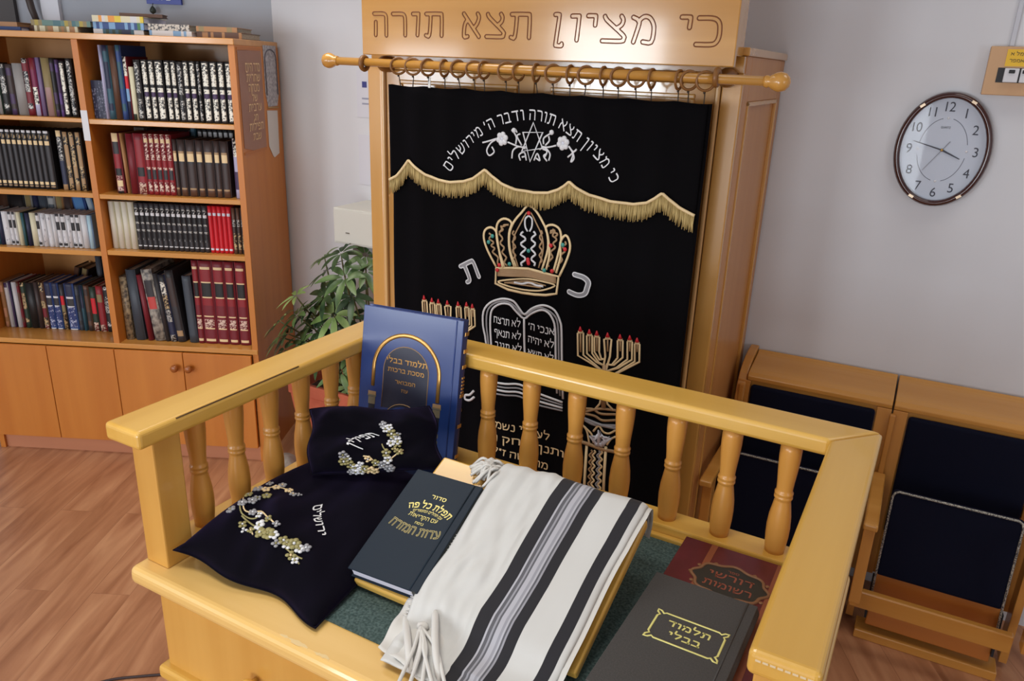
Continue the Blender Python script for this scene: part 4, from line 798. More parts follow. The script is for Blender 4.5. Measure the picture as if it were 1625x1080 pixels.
for k in range(9): box(bm, -.084+k*.008, -.078+k*.008, .7462, .7475, DR-.012, DR-.0095)
finish('chipped_edge', bm, plain('chip_pale', (222, 200, 160), .7), desk, label='pale chipped line on the right rail end')

def local(o): o.matrix_world = DM; return o
# ---- felt mat
bm = NB(); box(bm, -.79, -.094, .803, 1.332, DZT+.0005, DZT+.004)
o = finish('felt_mat', bm, mottled('green_felt', (46, 66, 64), (86, 106, 104), 220, .35, .7, .95, bump=.3), None); local(o); tag(o, 'dark green felt mat laid over the desk top', 'mat')
# ---- sloped book rest
st_ = thing('book_rest', 'sloped wooden book rest on the green mat under the white prayer shawl', 'book rest', (0, 0, 0), DY)
NV_, FV = .885, 1.172; NZ, FZ = .783, .899; TH = .02
SLP = math.atan2(FZ-NZ, FV-NV_)
def rest(u, v, up=0): return Vector((u, v-up*sin(SLP), NZ+(v-NV_)*math.tan(SLP)+up*cos(SLP)))
bm = NB(); prism(bm, [rest(-.783, NV_), rest(-.783, FV), rest(-.783, FV, -TH), rest(-.783, NV_, -TH)], (.434, 0, 0)); finish('board', bm, W_DX, st_, .004)
for u in (-.72, -.43):
    bm = NB(); prism(bm, [(u, 1.13, rest(u, 1.13, -TH).z), (u, 1.13, DZT+.0045), (u, 1.10, DZT+.0045), (u, 1.10, rest(u, 1.10, -TH).z)], (.03, 0, 0)); finish('leg', bm, W_DZ, st_)
bm = NB(); prism(bm, [(-.72, .905, rest(0, .905, -TH).z-.0005), (-.72, .905, DZT+.0045), (-.72, .93, DZT+.0045), (-.72, .93, rest(0, .93, -TH).z-.0005)], (.32, 0, 0)); finish('foot', bm, W_DX, st_)
# ---- foreground books with their parts
def big_book(name, label, L_, W_, t, cover, page, spine_mat, M, spine='+x', hinge=True):
    """x across, y along the spine, z up; spine on +x"""
    r = bpy.data.objects.new(name, None); COL.objects.link(r); r.matrix_world = M; tag(r, label, 'book')
    k = .0028
    c = quick('front_cover', cover, r, (0, W_, 0, L_, t-k, t), bevel=.0016); quick('back_cover', cover, r, (0, W_, 0, L_, 0, k), bevel=.0012)
    bm = NB(); n = 10; prof = [(W_-.004+.008*sin(pi*i/n), t*i/n) for i in range(n+1)] + [(W_-.012, t-.0002), (W_-.012, .0002)]
    prism(bm, [(x, 0, z) for x, z in prof], (0, L_, 0)); finish('spine', bm, spine_mat, r, .0008)
    bm = NB(); box(bm, .004, W_-.012, .004, L_-.004, k+.0002, t-k-.0002); finish('page_block', bm, page, r)
    if hinge:
        bm = NB(); tube(bm, [(W_-.016, .002, t+.0002), (W_-.016, L_-.002, t+.0002)], .0016, 5); finish('hinge_groove', bm, cover, r)
    return r
def face(w_, y, z, rotz=0): return Matrix.Translation((w_, y, z)) @ Matrix.Rotation(rotz, 4, 'Z')
# prayer book on the rest
SC_ = plain('siddur_cover', (24, 37, 50), .5, spec=.25, bump=.06, bscale=900)
p = rest(-.788, .888, .002)
SM = DM @ Matrix.Translation(p) @ Matrix.Rotation(SLP, 4, 'X') @ Matrix.Rotation(.035, 4, 'Z')
BW, BL, BT = .146, .240, .026
sid = big_book('prayer_book', 'closed dark green-grey prayer book with gold lettering lying on the sloped book rest', BL, BW, BT, SC_, PAPER, plain('siddur_spine', (40, 44, 42), .4), SM)
bm = NB(); zt = BT+.0004
def arcline(bm, body, cx, cy, R, size, mi, bold=.015, outline=0, sq=1.0):
    g = glyphs(body, 1, bold, outline, .01 if not outline else 0); k = size/.62
    for_ = lambda v: (lambda th: Vector((cx+(R+v.y*k)*sin(th), cy+(R+v.y*k)*cos(th)-R, zt+v.z*k*.5)))(v.x*k*sq/R)
    put(bm, g, for_, mi)
cx = .073
arcline(bm, 'סדור', cx+.006, .184, 9, .009, 0, .02); arcline(bm, 'תפלת כל פה', cx+.004, .160, .085, .0140, 0, .03, 0, .68); arcline(bm, 'עם תהלים ומזמורים', cx+.004, .151, .085, .006, 0, .02, 0, .72)
arcline(bm, 'עם הקריאות', cx, .135, -.30, .0085, 0, .01, 0, .85); arcline(bm, 'נוסח', cx, .123, 9, .0055, 0, .01)
finish('cover_lettering', bm, FOIL, sid)
bm = NB(); arcline(bm, 'עדות המזרח', cx-.002, .100, -.20, .0175, 0, 0, .022, .74)
finish('outlined_lettering', bm, plain('outline_foil', (176, 164, 108), .4, .2), sid)
bm = NB()
for y in (.02, .05, .11, .17, .2, .22): box(bm, BW+.0030, BW+.0045, y, y+.004, .006, BT-.006)
for y, h in ((.075, .012), (.14, .014)):
    for k in range(4): box(bm, BW+.0030, BW+.0045, y+k*.006, y+k*.006+.003, .008, BT-.008)
finish('spine_tooling', bm, FOIL_B, sid)
# tall blue folio leaning in the corner
yawb = -math.atan2(.031, .263); TL = .162
BH, BWd, BTh = .372, .2495, .026
blm = plain('blue_cover', (34, 60, 122), .33, coat=.25, bump=.05, bscale=700)
# frame: x along width, y up the cover, z out of the front cover
top_r = Vector((-.845, 1.338, 1.131)); exb = Vector((.993, .117, 0)).normalized()
eyb = Vector((-.004, .160, .987)); eyb = (eyb-exb*eyb.dot(exb)).normalized(); ezb = exb.cross(eyb)
org = top_r - exb*BWd - eyb*BH - ezb*BTh
BM = DM @ Matrix(((exb.x, eyb.x, ezb.x, org.x), (exb.y, eyb.y, ezb.y, org.y), (exb.z, eyb.z, ezb.z, org.z), (0, 0, 0, 1)))
blue = big_book('blue_folio', 'large blue folio with gold arch standing tilted in the desk corner behind the velvet bags', BH, BWd, BTh, blm, PAPER, plain('blue_spine', (34, 42, 84), .35), BM)
bm = NB(); zt = BTh+.0004; cx = .118; ya = .235
def a3(r, k, n, x=1): return (cx+r*x*cos(pi*k/n), ya+r*sin(pi*k/n), zt)
tube(bm, [(cx+.083, ya-.055, zt)] + [a3(.083, k, 24) for k in range(25)] + [(cx-.083, ya-.045, zt)], .0048, 6, False, 0, flat=(Vector((0, 0, 1)), .35))
for sx in (-1, 1): box(bm, cx+sx*.083-.010, cx+sx*.083+.010, ya-.066, ya-.058, zt-.0003, zt+.001, 1)
finish('gold_arch', bm, [FOIL_B, GOLD_D], blue)
bm = NB(); q = [(cx+.057, ya-.09, zt)] + [a3(.057, k, 18) for k in range(19)] + [(cx-.057, ya-.09, zt)]
prism(bm, [(x, y, z-.0004) for x, y, z in q], (0, 0, .0006)); finish('dark_panel', bm, plain('panel_navy', (38, 42, 62), .4), blue)
bm = NB(); tube(bm, q, .0011, 5); tube(bm, [(cx+.05*cos(pi*k/14), ya-.125+.05*sin(pi*k/14), zt+.0008) for k in range(15)], .0011, 5)
finish('fine_arch_lines', bm, GOLD_D, blue)
bm = NB()
for sx in (-1, 1):
    X = cx+sx*.083
    box(bm, X-.011, X+.011, ya-.070, ya-.066, zt-.0003, zt+.0008, 0); box(bm, X-.009, X+.009, ya-.088, ya-.071, zt-.0003, zt+.0006, 0)
    box(bm, X-.008, X+.008, ya-.12, ya-.088, zt-.0003, zt+.0004, 1)
    for k in range(5): box(bm, X-.008, X+.008, ya-.135-k*.016, ya-.126-k*.016, zt-.0003, zt+.0006, 0)
finish('arch_columns', bm, [plain('column_gold', (120, 112, 92), .45), plain('column_dark', (30, 32, 44), .5)], blue)
bm = NB(); q = [(cx+.046, ya-.16, zt)] + [(cx+.046*cos(pi*k/14), ya-.127+.046*sin(pi*k/14), zt) for k in range(15)] + [(cx-.046, ya-.16, zt)]
prism(bm, q, (0, 0, .0007)); finish('lower_arch_panel', bm, blm, blue)
Mt = Matrix.Translation((cx, ya, zt+.0006))
textpart('title_lettering', ['תלמוד בבלי', 'מסכת ברכות', 'המבואר', 'עוז'], FOIL_B, blue, Mt, [.012, .010, .009, .008], [.016, -.004, -.030, -.048], .02, .01)
textpart('small_lettering', ['ש״ס', 'א'], plain('pale_print', (140, 140, 150), .5), blue, Mt, [.008, .006], [-.108, -.121], .01, .01)
bm = NB()
for y in (.06, .13, .2, .265, .30, .338): box(bm, BWd+.0031, BWd+.0042, y, y+.008, .004, BTh-.004)
for k in range(5): box(bm, BWd+.0031, BWd+.0042, .21+k*.008, .214+k*.008, .007, BTh-.007)
finish('spine_tooling', bm, FOIL_B, blue)
# stacked books on the right
rm = mottled('maroon_cover', (84, 24, 30), (98, 32, 38), 30, .3, .7, .38)
RT_ = .030; RWd, RLn = .216, .455
red_ = big_book('maroon_book', 'maroon book with dark oval cartouche lying under the grey book beside the right rail', RLn, RWd, RT_, rm, PAPER_OLD, rm, DM @ Matrix.Translation((-.314, .872, DZT+.0045)))
zt = RT_+.0004; bm = NB()
for x in (.058, .182): box(bm, x-.006, x+.006, 0.003, RLn-.003, zt-.0003, zt+.0003)
finish('gilt_rule', bm, plain('worn_gilt', (138, 76, 48), .5), red_)
bm = NB(); oc0 = dk(1157, 925, DZT+.0045+RT_); ocx, ocy = oc0.x+.314, oc0.y-.872
ov = [(ocx+(.066+.004*cos(8*a))*cos(a), ocy+(.048+.003*cos(8*a))*sin(a), zt) for a in [2*pi*k/64 for k in range(64)]]
prism(bm, ov, (0, 0, .0006)); oc_ = finish('oval_cartouche', bm, plain('cartouche_dark', (42, 40, 34), .5), red_)
bm = NB(); tube(bm, ov, .0034, 5, True)
for k in range(12): a = 2*pi*k/12; ball(bm, (ocx+.071*cos(a), ocy+.052*sin(a), zt), .0045, 0, 6, (1, 1, .3))
finish('cartouche_border', bm, plain('worn_gilt_edge', (134, 92, 60), .5), red_)
textpart('title_lettering', ['ספר', 'דורשי', 'רשומות'], plain('worn_gilt_text', (140, 74, 54), .5), red_, Matrix.Translation((ocx, ocy, zt+.0007)), [.007, .019, .018], [.028, .003, -.026], .02, .01, width=.085)
gm = mottled('grey_cloth_cover', (60, 59, 58), (72, 70, 69), 400, .3, .7, .7)
GW, GL, GT = .176, .300, .030
gry = big_book('grey_book', 'dark grey book with yellow framed title lying on the maroon book beside the right rail', GL, GW, GT, gm, PAPER_OLD, gm, DM @ Matrix.Translation((-.317, .842, DZT+.0045+RT_+.002)) @ Matrix.Rotation(-.01, 4, 'Z'))
zt = GT+.0004; fc_ = dk(1088, 1006, DZT+.0065+RT_+GT); fcx, fcy, fw, fh = fc_.x+.317, fc_.y-.842, .055, .033
fr_ = []
for sx, sy in ((1, 1), (-1, 1), (-1, -1), (1, -1)):
    c = (fcx+sx*fw, fcy+sy*fh); pts = [(c[0], c[1]-sy*.012), (c[0]-sx*.003, c[1]-sy*.008), (c[0]+sx*.002, c[1]-sy*.003), (c[0]+sx*.003, c[1]+sy*.003), (c[0]-sx*.003, c[1]+sy*.002), (c[0]-sx*.008, c[1]-sy*.003), (c[0]-sx*.012, c[1])]
    fr_ += pts if sx*sy > 0 else pts[::-1]
bm = NB(); tube(bm, [(x, y, zt) for x, y in fr_], .0019, 6, True, 0, flat=(Vector((0, 0, 1)), .4)); finish('title_frame', bm, FOIL_T, gry)
textpart('title_lettering', ['תלמוד', 'בבלי'], FOIL_T, gry, Matrix.Translation((fcx, fcy, zt)), .0145, [.005, -.020], .03, .01)

# ---- velvet bags
def bilin(A, B, C_, D_, s, t): return A*(1-s)*(1-t)+B*s*(1-t)+C_*s*t+D_*(1-s)*t
def bagmesh(name, label, cat, S, th, nu=56, nv=56, floor=None, creases=()):
    """pillow: S(s,t) -> (mid point, normal); thickness profile"""
    r = thing(name, label, cat, (0, 0, 0), DY)
    def prof(s, t): return (max(0, 1-abs(2*s-1)**3.2)*max(0, 1-abs(2*t-1)**3.2))**.55
    def up(s, t):
        p, n = S(s, t); wv = .012*noise.noise(Vector((s*3.4, t*3.0, 3.1)))+.005*noise.noise(Vector((s*8, t*5, 1.1)))
        for (ax, ay, bx, by, am, wd) in creases:
            ux, uy = bx-ax, by-ay; q = max(0, min(1, ((s-ax)*ux+(t-ay)*uy)/(ux*ux+uy*uy))); dd = (s-ax-q*ux)**2+(t-ay-q*uy)**2; wv += am*math.exp(-dd/wd**2)*sin(pi*min(1, q*.9+.1))
        return p + n*(th*prof(s, t) + wv*min(1, 3*prof(s, t)))
    def dn(s, t):
        p, n = S(s, t); q = p - n*(th*.5*prof(s, t))
        if floor and q.z < floor: q.z = floor
        return q
    bm = NB(); grid(bm, up, nu, nv); grid(bm, dn, nu, nv); bmesh.ops.remove_doubles(bm, verts=bm.verts, dist=.0004)
    finish('velvet_cover', bm, VELVET_B, r)
    bm = NB(); e = [up(k/40, 0) for k in range(41)] + [up(1, k/40) for k in range(1, 41)] + [up(1-k/40, 1) for k in range(1, 41)] + [up(0, 1-k/40) for k in range(1, 40)]
    tube(bm, e, .0016, 5, True); finish('piping', bm, plain('dark_piping', (11, 10, 16), .8, sheen=.09, spec=.05), r)
    def top(s, t, off=.001):
        p = up(s, t); d = 1e-3; n = (up(s+d, t)-p).cross(up(s, t+d)-p).normalized(); return p + n*off, n
    return r, top
A, B, C_, D_ = Vector((-1.106, .760, .798)), Vector((-.768, .779, .764)), Vector((-.806, 1.21, .79)), Vector((-1.118, 1.23, .800))
def S1(s, t):
    p = bilin(A, B, C_, D_, s, t); p = p + Vector((.008*sin(9*t+1)*(1-s), .008*sin(11*s+.5), 0)) + Vector((0, .022*sin(pi*s)*(1-t)**2, 0)) + Vector((0, 0, -.012*sin(pi*s)*(1-t)**3))
    return p, Vector((.02, -.12, 1)).normalized()
bag1, top1 = bagmesh('velvet_bag', 'large black velvet prayer shawl bag with floral embroidery lying at the desk front left', 'bag', S1, .052, floor=DZT+.0012, creases=((.30, .42, .62, .02, .012, .07), (.12, .45, .22, .02, .008, .06), (.75, .5, .9, .1, -.008, .08), (.40, .18, .50, .02, -.010, .05)))
A2, B2, C2, D2 = dk(492, 752, .848), dk(704, 742, .872), dk(684, 648, .962), dk(494, 651, .944)
def S2(s, t):
    p = bilin(A2, B2, C2, D2, s, t) + Vector((.007*sin(8*t+2), 0, .005*sin(7*s)*t)); n = (B2-A2).cross(D2-A2).normalized(); return p + n*(.004), n
bag2, top2 = bagmesh('velvet_bag', 'small black velvet phylactery bag with flower wreath leaning on the blue folio', 'bag', S2, .036, creases=((.1, .1, .45, .35, .014, .08), (.7, .15, .95, .5, -.010, .08), (.05, .7, .3, .95, .010, .07), (.8, .9, .95, .6, .008, .06)))
def bagstroke(bm, top, pts, r, mi, k=4, off=.0012):
    P = spline([Vector((*p, 0)) for p in pts], k) if len(pts) > 2 else [Vector((*p, 0)) for p in pts]
    tube(bm, [top(p.x, p.y, off)[0] for p in P], r, 5, False, mi)
def bagflower(bm, top, s, t, r, m0, m1, n=5, ph=0, asp=1):
    c, nn = top(s, t, .002); a = nn.orthogonal().normalized(); b_ = nn.cross(a)
    for k in range(n):
        an = 2*pi*k/n+ph; ball(bm, c + (a*cos(an)+b_*sin(an))*r*.6, r*.45, m0, 7, (1, 1, .6))
    ball(bm, c+nn*.001, r*.25, m1, 6)
def inv(top, px, py):
    """bag coordinates of the surface point seen at a pixel"""
    best = None
    for lo_s, lo_t, st_p in ((.5, .5, .5),):
        s, t, h = lo_s, lo_t, st_p
        for _ in range(9):
            cand = []
            for i in range(-4, 5):
                for j in range(-4, 5):
                    a, b_ = s+i*h/4, t+j*h/4
                    if 0.01 <= a <= .99 and 0.01 <= b_ <= .99:
                        q = DM @ top(a, b_, 0)[0] - CAM; x = 812.5+FPX*q.dot(RGT)/q.dot(_f); y = 540+FPX*q.dot(DWN)/q.dot(_f); cand.append(((x-px)**2+(y-py)**2, a, b_))
            _, s, t = min(cand); h *= .45
    return s, t
FLM = [SILVER, OLIVE_T, GOLD, GREY_T]
def emb(bag, top, zx, zy, sc, flowers, stems, name):
    bm = NB(); P = lambda x, y: inv(top, zx+x/sc, zy+y/sc)
    for x, y, r, m0, m1, n in flowers: s, t = P(x, y); bagflower(bm, top, s, t, r, m0, m1, n, x*.1)
    for pts, mi, r in stems: bagstroke(bm, top, [P(*q) for q in pts], r, mi)
    finish(name, bm, FLM, bag)
emb(bag1, top1, 360, 740, 6.0, [(150, 555, .009, 1, 0, 4), (165, 610, .007, 0, 3, 3), (235, 610, .008, 1, 2, 4), (320, 560, .012, 0, 1, 5), (325, 630, .012, 1, 0, 5), (400, 640, .013, 1, 1, 6), (450, 655, .010, 0, 1, 5), (470, 735, .009, 3, 1, 4), (540, 710, .011, 1, 0, 5), (570, 755, .009, 0, 1, 4), (640, 740, .013, 1, 0, 6), (690, 790, .010, 0, 1, 5), (755, 780, .010, 3, 0, 5), (610, 850, .010, 1, 2, 4), (650, 900, .008, 0, 1, 4), (250, 440, .009, 3, 0, 5), (315, 465, .008, 0, 1, 4), (240, 330, .010, 3, 0, 5), (290, 305, .008, 3, 1, 4), (380, 285, .010, 1, 3, 5), (210, 275, .009, 1, 3, 4), (300, 220, .011, 3, 2, 5), (370, 225, .009, 2, 3, 5), (410, 170, .008, 3, 1, 4), (470, 205, .009, 2, 3, 5), (530, 185, .009, 3, 2, 5), (590, 235, .009, 2, 3, 5), (630, 270, .008, 3, 2, 4), (690, 275, .006, 3, 3, 3), (45, 415, .010, 3, 1, 5), (150, 350, .010, 3, 0, 5), (400, 500, .008, 1, 3, 4), (470, 550, .008, 3, 0, 4)],
    [([(130, 320), (130, 420), (180, 480), (260, 500), (320, 470)], 1, .0016), ([(160, 300), (160, 400), (220, 440), (330, 430), (400, 490), (470, 560)], 2, .0016), ([(140, 470), (220, 540), (270, 570)], 1, .0018), ([(180, 290), (240, 250), (330, 210), (450, 200), (560, 220), (640, 280)], 2, .0014), ([(560, 780), (620, 830), (690, 870), (720, 880)], 1, .0016), ([(640, 870), (690, 930)], 1, .0016), ([(230, 600), (250, 650)], 2, .0014)], 'floral_embroidery')
emb(bag2, top2, 500, 640, 7.715, [(835, 260, .009, 3, 0, 5), (870, 310, .009, 0, 1, 5), (915, 290, .008, 0, 1, 5), (940, 365, .011, 1, 0, 5), (1020, 385, .007, 3, 1, 4), (965, 430, .008, 0, 1, 4), (1015, 455, .009, 0, 1, 5), (925, 490, .009, 0, 1, 5), (1020, 495, .008, 1, 0, 4), (975, 560, .008, 1, 2, 4), (1030, 595, .009, 1, 2, 4), (870, 605, .010, 1, 0, 5), (890, 685, .010, 0, 1, 5), (820, 745, .010, 3, 0, 5), (745, 720, .009, 1, 0, 5), (650, 675, .008, 2, 0, 4), (915, 780, .012, 3, 0, 6), (690, 800, .010, 2, 1, 5), (735, 855, .010, 2, 1, 5), (640, 860, .008, 2, 1, 4), (560, 745, .009, 0, 0, 5), (500, 780, .010, 0, 1, 5), (500, 830, .009, 0, 1, 5), (565, 835, .010, 0, 1, 5), (610, 785, .010, 1, 0, 5), (445, 825, .009, 3, 0, 5), (440, 745, .010, 1, 3, 5), (350, 700, .011, 1, 0, 6), (400, 665, .008, 0, 1, 4), (340, 620, .010, 3, 1, 5)],
    [([(820, 500), (850, 560), (900, 600)], 1, .0014), ([(1080, 570), (1000, 620), (920, 680), (840, 750), (760, 800)], 2, .0015), ([(590, 640), (660, 650), (710, 690)], 2, .0015), ([(680, 900), (700, 860), (760, 830)], 2, .0014), ([(400, 640), (480, 740)], 1, .0013)], 'floral_embroidery')
def bagtext(bag, top, body, p0, p1, h, bend=0):
    s0, t0 = inv(top, *p0); s1, t1 = inv(top, *p1); a = top(s0, t0)[0]; b_ = top(s1, t1)[0]; g = glyphs(body, 1, .02, 0, .02); k = h/.62; kx = (b_-a).length/g[2]
    bm = NB(); ex = Vector((s1-s0, t1-t0)); exn = ex/g[2]; per = Vector((-ex.y, ex.x)).normalized(); sc_ = ex.length/(b_-a).length
    def fn(v):
        u_ = v.x/g[2]; q = Vector((s0, t0))+ex*(u_+.5)+per*((v.y-.31)*k*sc_ + bend*(1-4*u_*u_)*sc_); pt, nn = top(q.x, q.y, .0015); return pt+nn*v.z*k
    put(bm, g, fn); finish('embroidered_word', bm, SILVER, bag)
bagtext(bag2, top2, 'תפילין', (559, 708), (597, 689), .018, .006)
bagtext(bag1, top1, 'ירושלים', (505, 802), (512, 850), .016, -.006)

# ---- prayer shawl folded over the rest
ts = bpy.data.materials.new('shawl_stripes'); ts.use_nodes = True; nt = ts.node_tree; b = nt.nodes['Principled BSDF']; L = nt.links.new
uv = nt.nodes.new('ShaderNodeUVMap'); sx_ = nt.nodes.new('ShaderNodeSeparateXYZ'); L(uv.outputs['UV'], sx_.inputs[0])
wn = nt.nodes.new('ShaderNodeTexNoise'); wn.inputs['Scale'].default_value = 60; mpw = nt.nodes.new('ShaderNodeMapping'); mpw.inputs['Scale'].default_value = (8, 1, 1); L(uv.outputs['UV'], mpw.inputs['Vector']); L(mpw.outputs['Vector'], wn.inputs['Vector'])
cr = nt.nodes.new('ShaderNodeValToRGB'); cr.color_ramp.interpolation = 'CONSTANT'; e = cr.color_ramp.elements
cu0, cu1 = -.655, -.350
def uf(u): return (u-cu0)/(cu1-cu0)
wh, bk_, g1, g2, g3 = hexc(204, 204, 201), hexc(28, 27, 33), hexc(150, 150, 158), hexc(92, 92, 98), hexc(176, 176, 184)
stops = [(0, wh), (uf(-.524), bk_), (uf(-.500), g3), (uf(-.496), g2), (uf(-.490), g1), (uf(-.4865), g2), (uf(-.483), g3), (uf(-.474), g1), (uf(-.470), g3), (uf(-.466), g2), (uf(-.463), g1), (uf(-.459), bk_), (uf(-.439), wh), (uf(-.385), bk_), (uf(-.362), wh)]
e[0].position = 0; e[0].color = wh; e[1].position = stops[1][0]; e[1].color = stops[1][1]
for p_, c_ in stops[2:]: q = e.new(p_); q.color = c_
L(sx_.outputs[0], cr.inputs['Fac'])
wv = nt.nodes.new('ShaderNodeTexWave'); wv.bands_direction = 'Y'; wv.inputs['Scale'].default_value = 30; L(uv.outputs['UV'], wv.inputs['Vector'])
bpn = nt.nodes.new('ShaderNodeBump'); bpn.inputs['Strength'].default_value = .06; bpn.inputs['Distance'].default_value = .001; L(wn.outputs['Fac'], bpn.inputs['Height']); L(bpn.outputs['Normal'], b.inputs['Normal'])
L(cr.outputs['Color'], b.inputs['Base Color']); b.inputs['Roughness'].default_value = .85; b.inputs['Sheen Weight'].default_value = .1
WOOL = plain('white_wool', (210, 208, 202), .85, sheen=.1)
sh = thing('prayer_shawl', 'white prayer shawl with black and grey stripes folded over the sloped book rest', 'shawl', (0, 0, 0), DY)
path = [(1.205, .842), (1.200, .880), (1.182, .914), (1.150, .911), (1.08, .884), (1.00, .851), (.93, .823), (.885, .804), (.862, .787), (.838, .775), (.80, .7705), (.765, .7690)]
PP = spline([Vector((0, a, b_)) for a, b_ in path], 8); PL = [0]
for a, b_ in zip(PP, PP[1:]): PL.append(PL[-1]+(b_-a).length)
def pat(t):
    s = t*PL[-1]
    for i in range(len(PL)-1):
        if PL[i] <= s <= PL[i+1]+1e-9: return PP[i].lerp(PP[i+1], (s-PL[i])/(PL[i+1]-PL[i])), (PP[i+1]-PP[i]).normalized()
    return PP[-1], (PP[-1]-PP[-2]).normalized()
def shawl(s, t):
    p, tg = pat(t); n = Vector((1, 0, 0)).cross(tg).normalized()
    if n.z < 0: n = -n
    if t < .05: n = Vector((0, 1, .2)).normalized()
    left = cu0 + .010*max(0, min(1, (.72-t)/.15)) - .004*sin(t*7) + (.012 if t < .25 else 0)*(1-t/.25 if t < .25 else 0) + .030*max(0, t-.72)/.28
    right = cu1 - .004 + .004*sin(t*9+1) - .010*max(0, .2-t)/.2 - .020*max(0, t-.35)/.65
    u_ = left + (right-left)*s
    if s > .35: u_ = u_*(1-.8*0)+0
    bump = .004*noise.noise(Vector((s*5, t*4, 2.2))) + (.0055*noise.noise(Vector((s*16, t*9, 5.2))) if s < .4 else .0015*noise.noise(Vector((s*9, t*6, 5.2))))
    edge = max(0, min(1, s/.05)*min(1, (1-s)/.04)); th = .0035 + .0045*(edge**.5) + bump*edge
    if t > .93: th *= .6
    return Vector((u_, p.y, p.z)) + n*th
bm = NB(); vs = grid(bm, shawl, 90, 110, 0, True)
o = finish('cloth', bm, ts, sh); mo = o.modifiers.new('s', 'SOLIDIFY'); mo.thickness = .0022; mo.offset = -1
# lower fold layers showing at the right and at the front left
def under(s, t):
    q = shawl(.02+.99*s, t); p, tg = pat(t); return Vector((q.x + (.010*(s-.5)), q.y, p.z+.0015 if t > .12 else q.z-.006))
bm = NB(); grid(bm, under, 30, 60); finish('under_fold', bm, WOOL, sh)
bm = NB()
def corner(s, t):
    a = Vector((-.668+.12*s+.02*t, .905-.12*t+.0*s, .778-.010*t)); b_ = .004*sin(s*9+t*4)+.003*sin(t*13)
    return Vector((a.x, a.y - .03*s*t, max(.766, a.z+.012*sin(pi*s)*(1-t)+b_+.004)))
grid(bm, corner, 16, 16); o = finish('folded_corner', bm, WOOL, sh); mo = o.modifiers.new('s', 'SOLIDIFY'); mo.thickness = .002; mo.offset = 1
# knotted corner strings
bm = NB(); kn = shawl(.14, .845)+Vector((0, 0, .006)); ball(bm, kn, .010, 0, 10, (1.1, .9, .7))
ball(bm, kn+Vector((.006, -.014, .002)), .008, 0, 8, (.8, 1.2, .7))
rng = random.Random(5)
ends = [(628, 1079, .775), (646, 1083, .775), (668, 1084, .777), (690, 1085, .779), (708, 1082, .779), (655, 1050, .776)]
for k, (px, py, z) in enumerate(ends):
    q = dk(px, py+14, z); mid = kn.lerp(q, .5)+Vector((rng.uniform(-.008, .008), rng.uniform(-.006, .006), .006))
    q.z = max(q.z, .772)
    tube(bm, spline([kn+Vector((0, -.006, .004)), kn.lerp(mid, .6)+Vector((0, 0, .004)), mid, q], 5), .0032, 6)
finish('corner_tassel', bm, WOOL, sh)
bm = NB()
for (a, b_, c) in (((-.655, .866, .775), (-.60, .80, .790), (-.57, .765, .774)), ((-.60, .875, .802), (-.555, .81, .796), (-.52, .77, .776))):
    tube(bm, spline([Vector(a), Vector(b_), Vector(c)], 8), [.002]+[.006]*14+[.004, .003], 8)
finish('corner_pleat', bm, WOOL, sh)
bm = NB()
for k in range(40):
    q = dk(782+rng.uniform(-8, 22), 744+rng.uniform(-7, 8), .905); e_ = dk(754+rng.uniform(-8, 20), 754+rng.uniform(-18, 20), .898)
    m_ = q.lerp(e_, .5)+Vector((rng.uniform(-.006, .006), rng.uniform(-.004, .004), .012+rng.uniform(0, .008)))
    tube(bm, spline([q, m_, e_], 5), .0030, 5)
finish('far_fringe', bm, WOOL, sh)
bm = NB()
for k in range(34):
    t = .50+.42*k/34; q = shawl(0, t); tube(bm, [q+Vector((.004, 0, -.001)), q+Vector((-.006-rng.uniform(0, .004), rng.uniform(-.004, .002), -.004))], .0011, 4)
finish('edge_fringe', bm, WOOL, sh)
# cable on the floor beside the desk
bm = NB(); tube(bm, spline([Vector((-1.62, 1.12, .004)), Vector((-1.674, 1.08, .004)), Vector((-1.728, 1.036, .004)), Vector((-1.759, .989, .004)), Vector((-1.77, .90, .004)), Vector((-1.70, .80, .004))], 6), .0035, 6)
o = finish('floor_cable', bm, plain('cable_dark', (52, 36, 36), .5)); tag(o, 'thin dark cable lying on the floor beside the desk', 'cable')
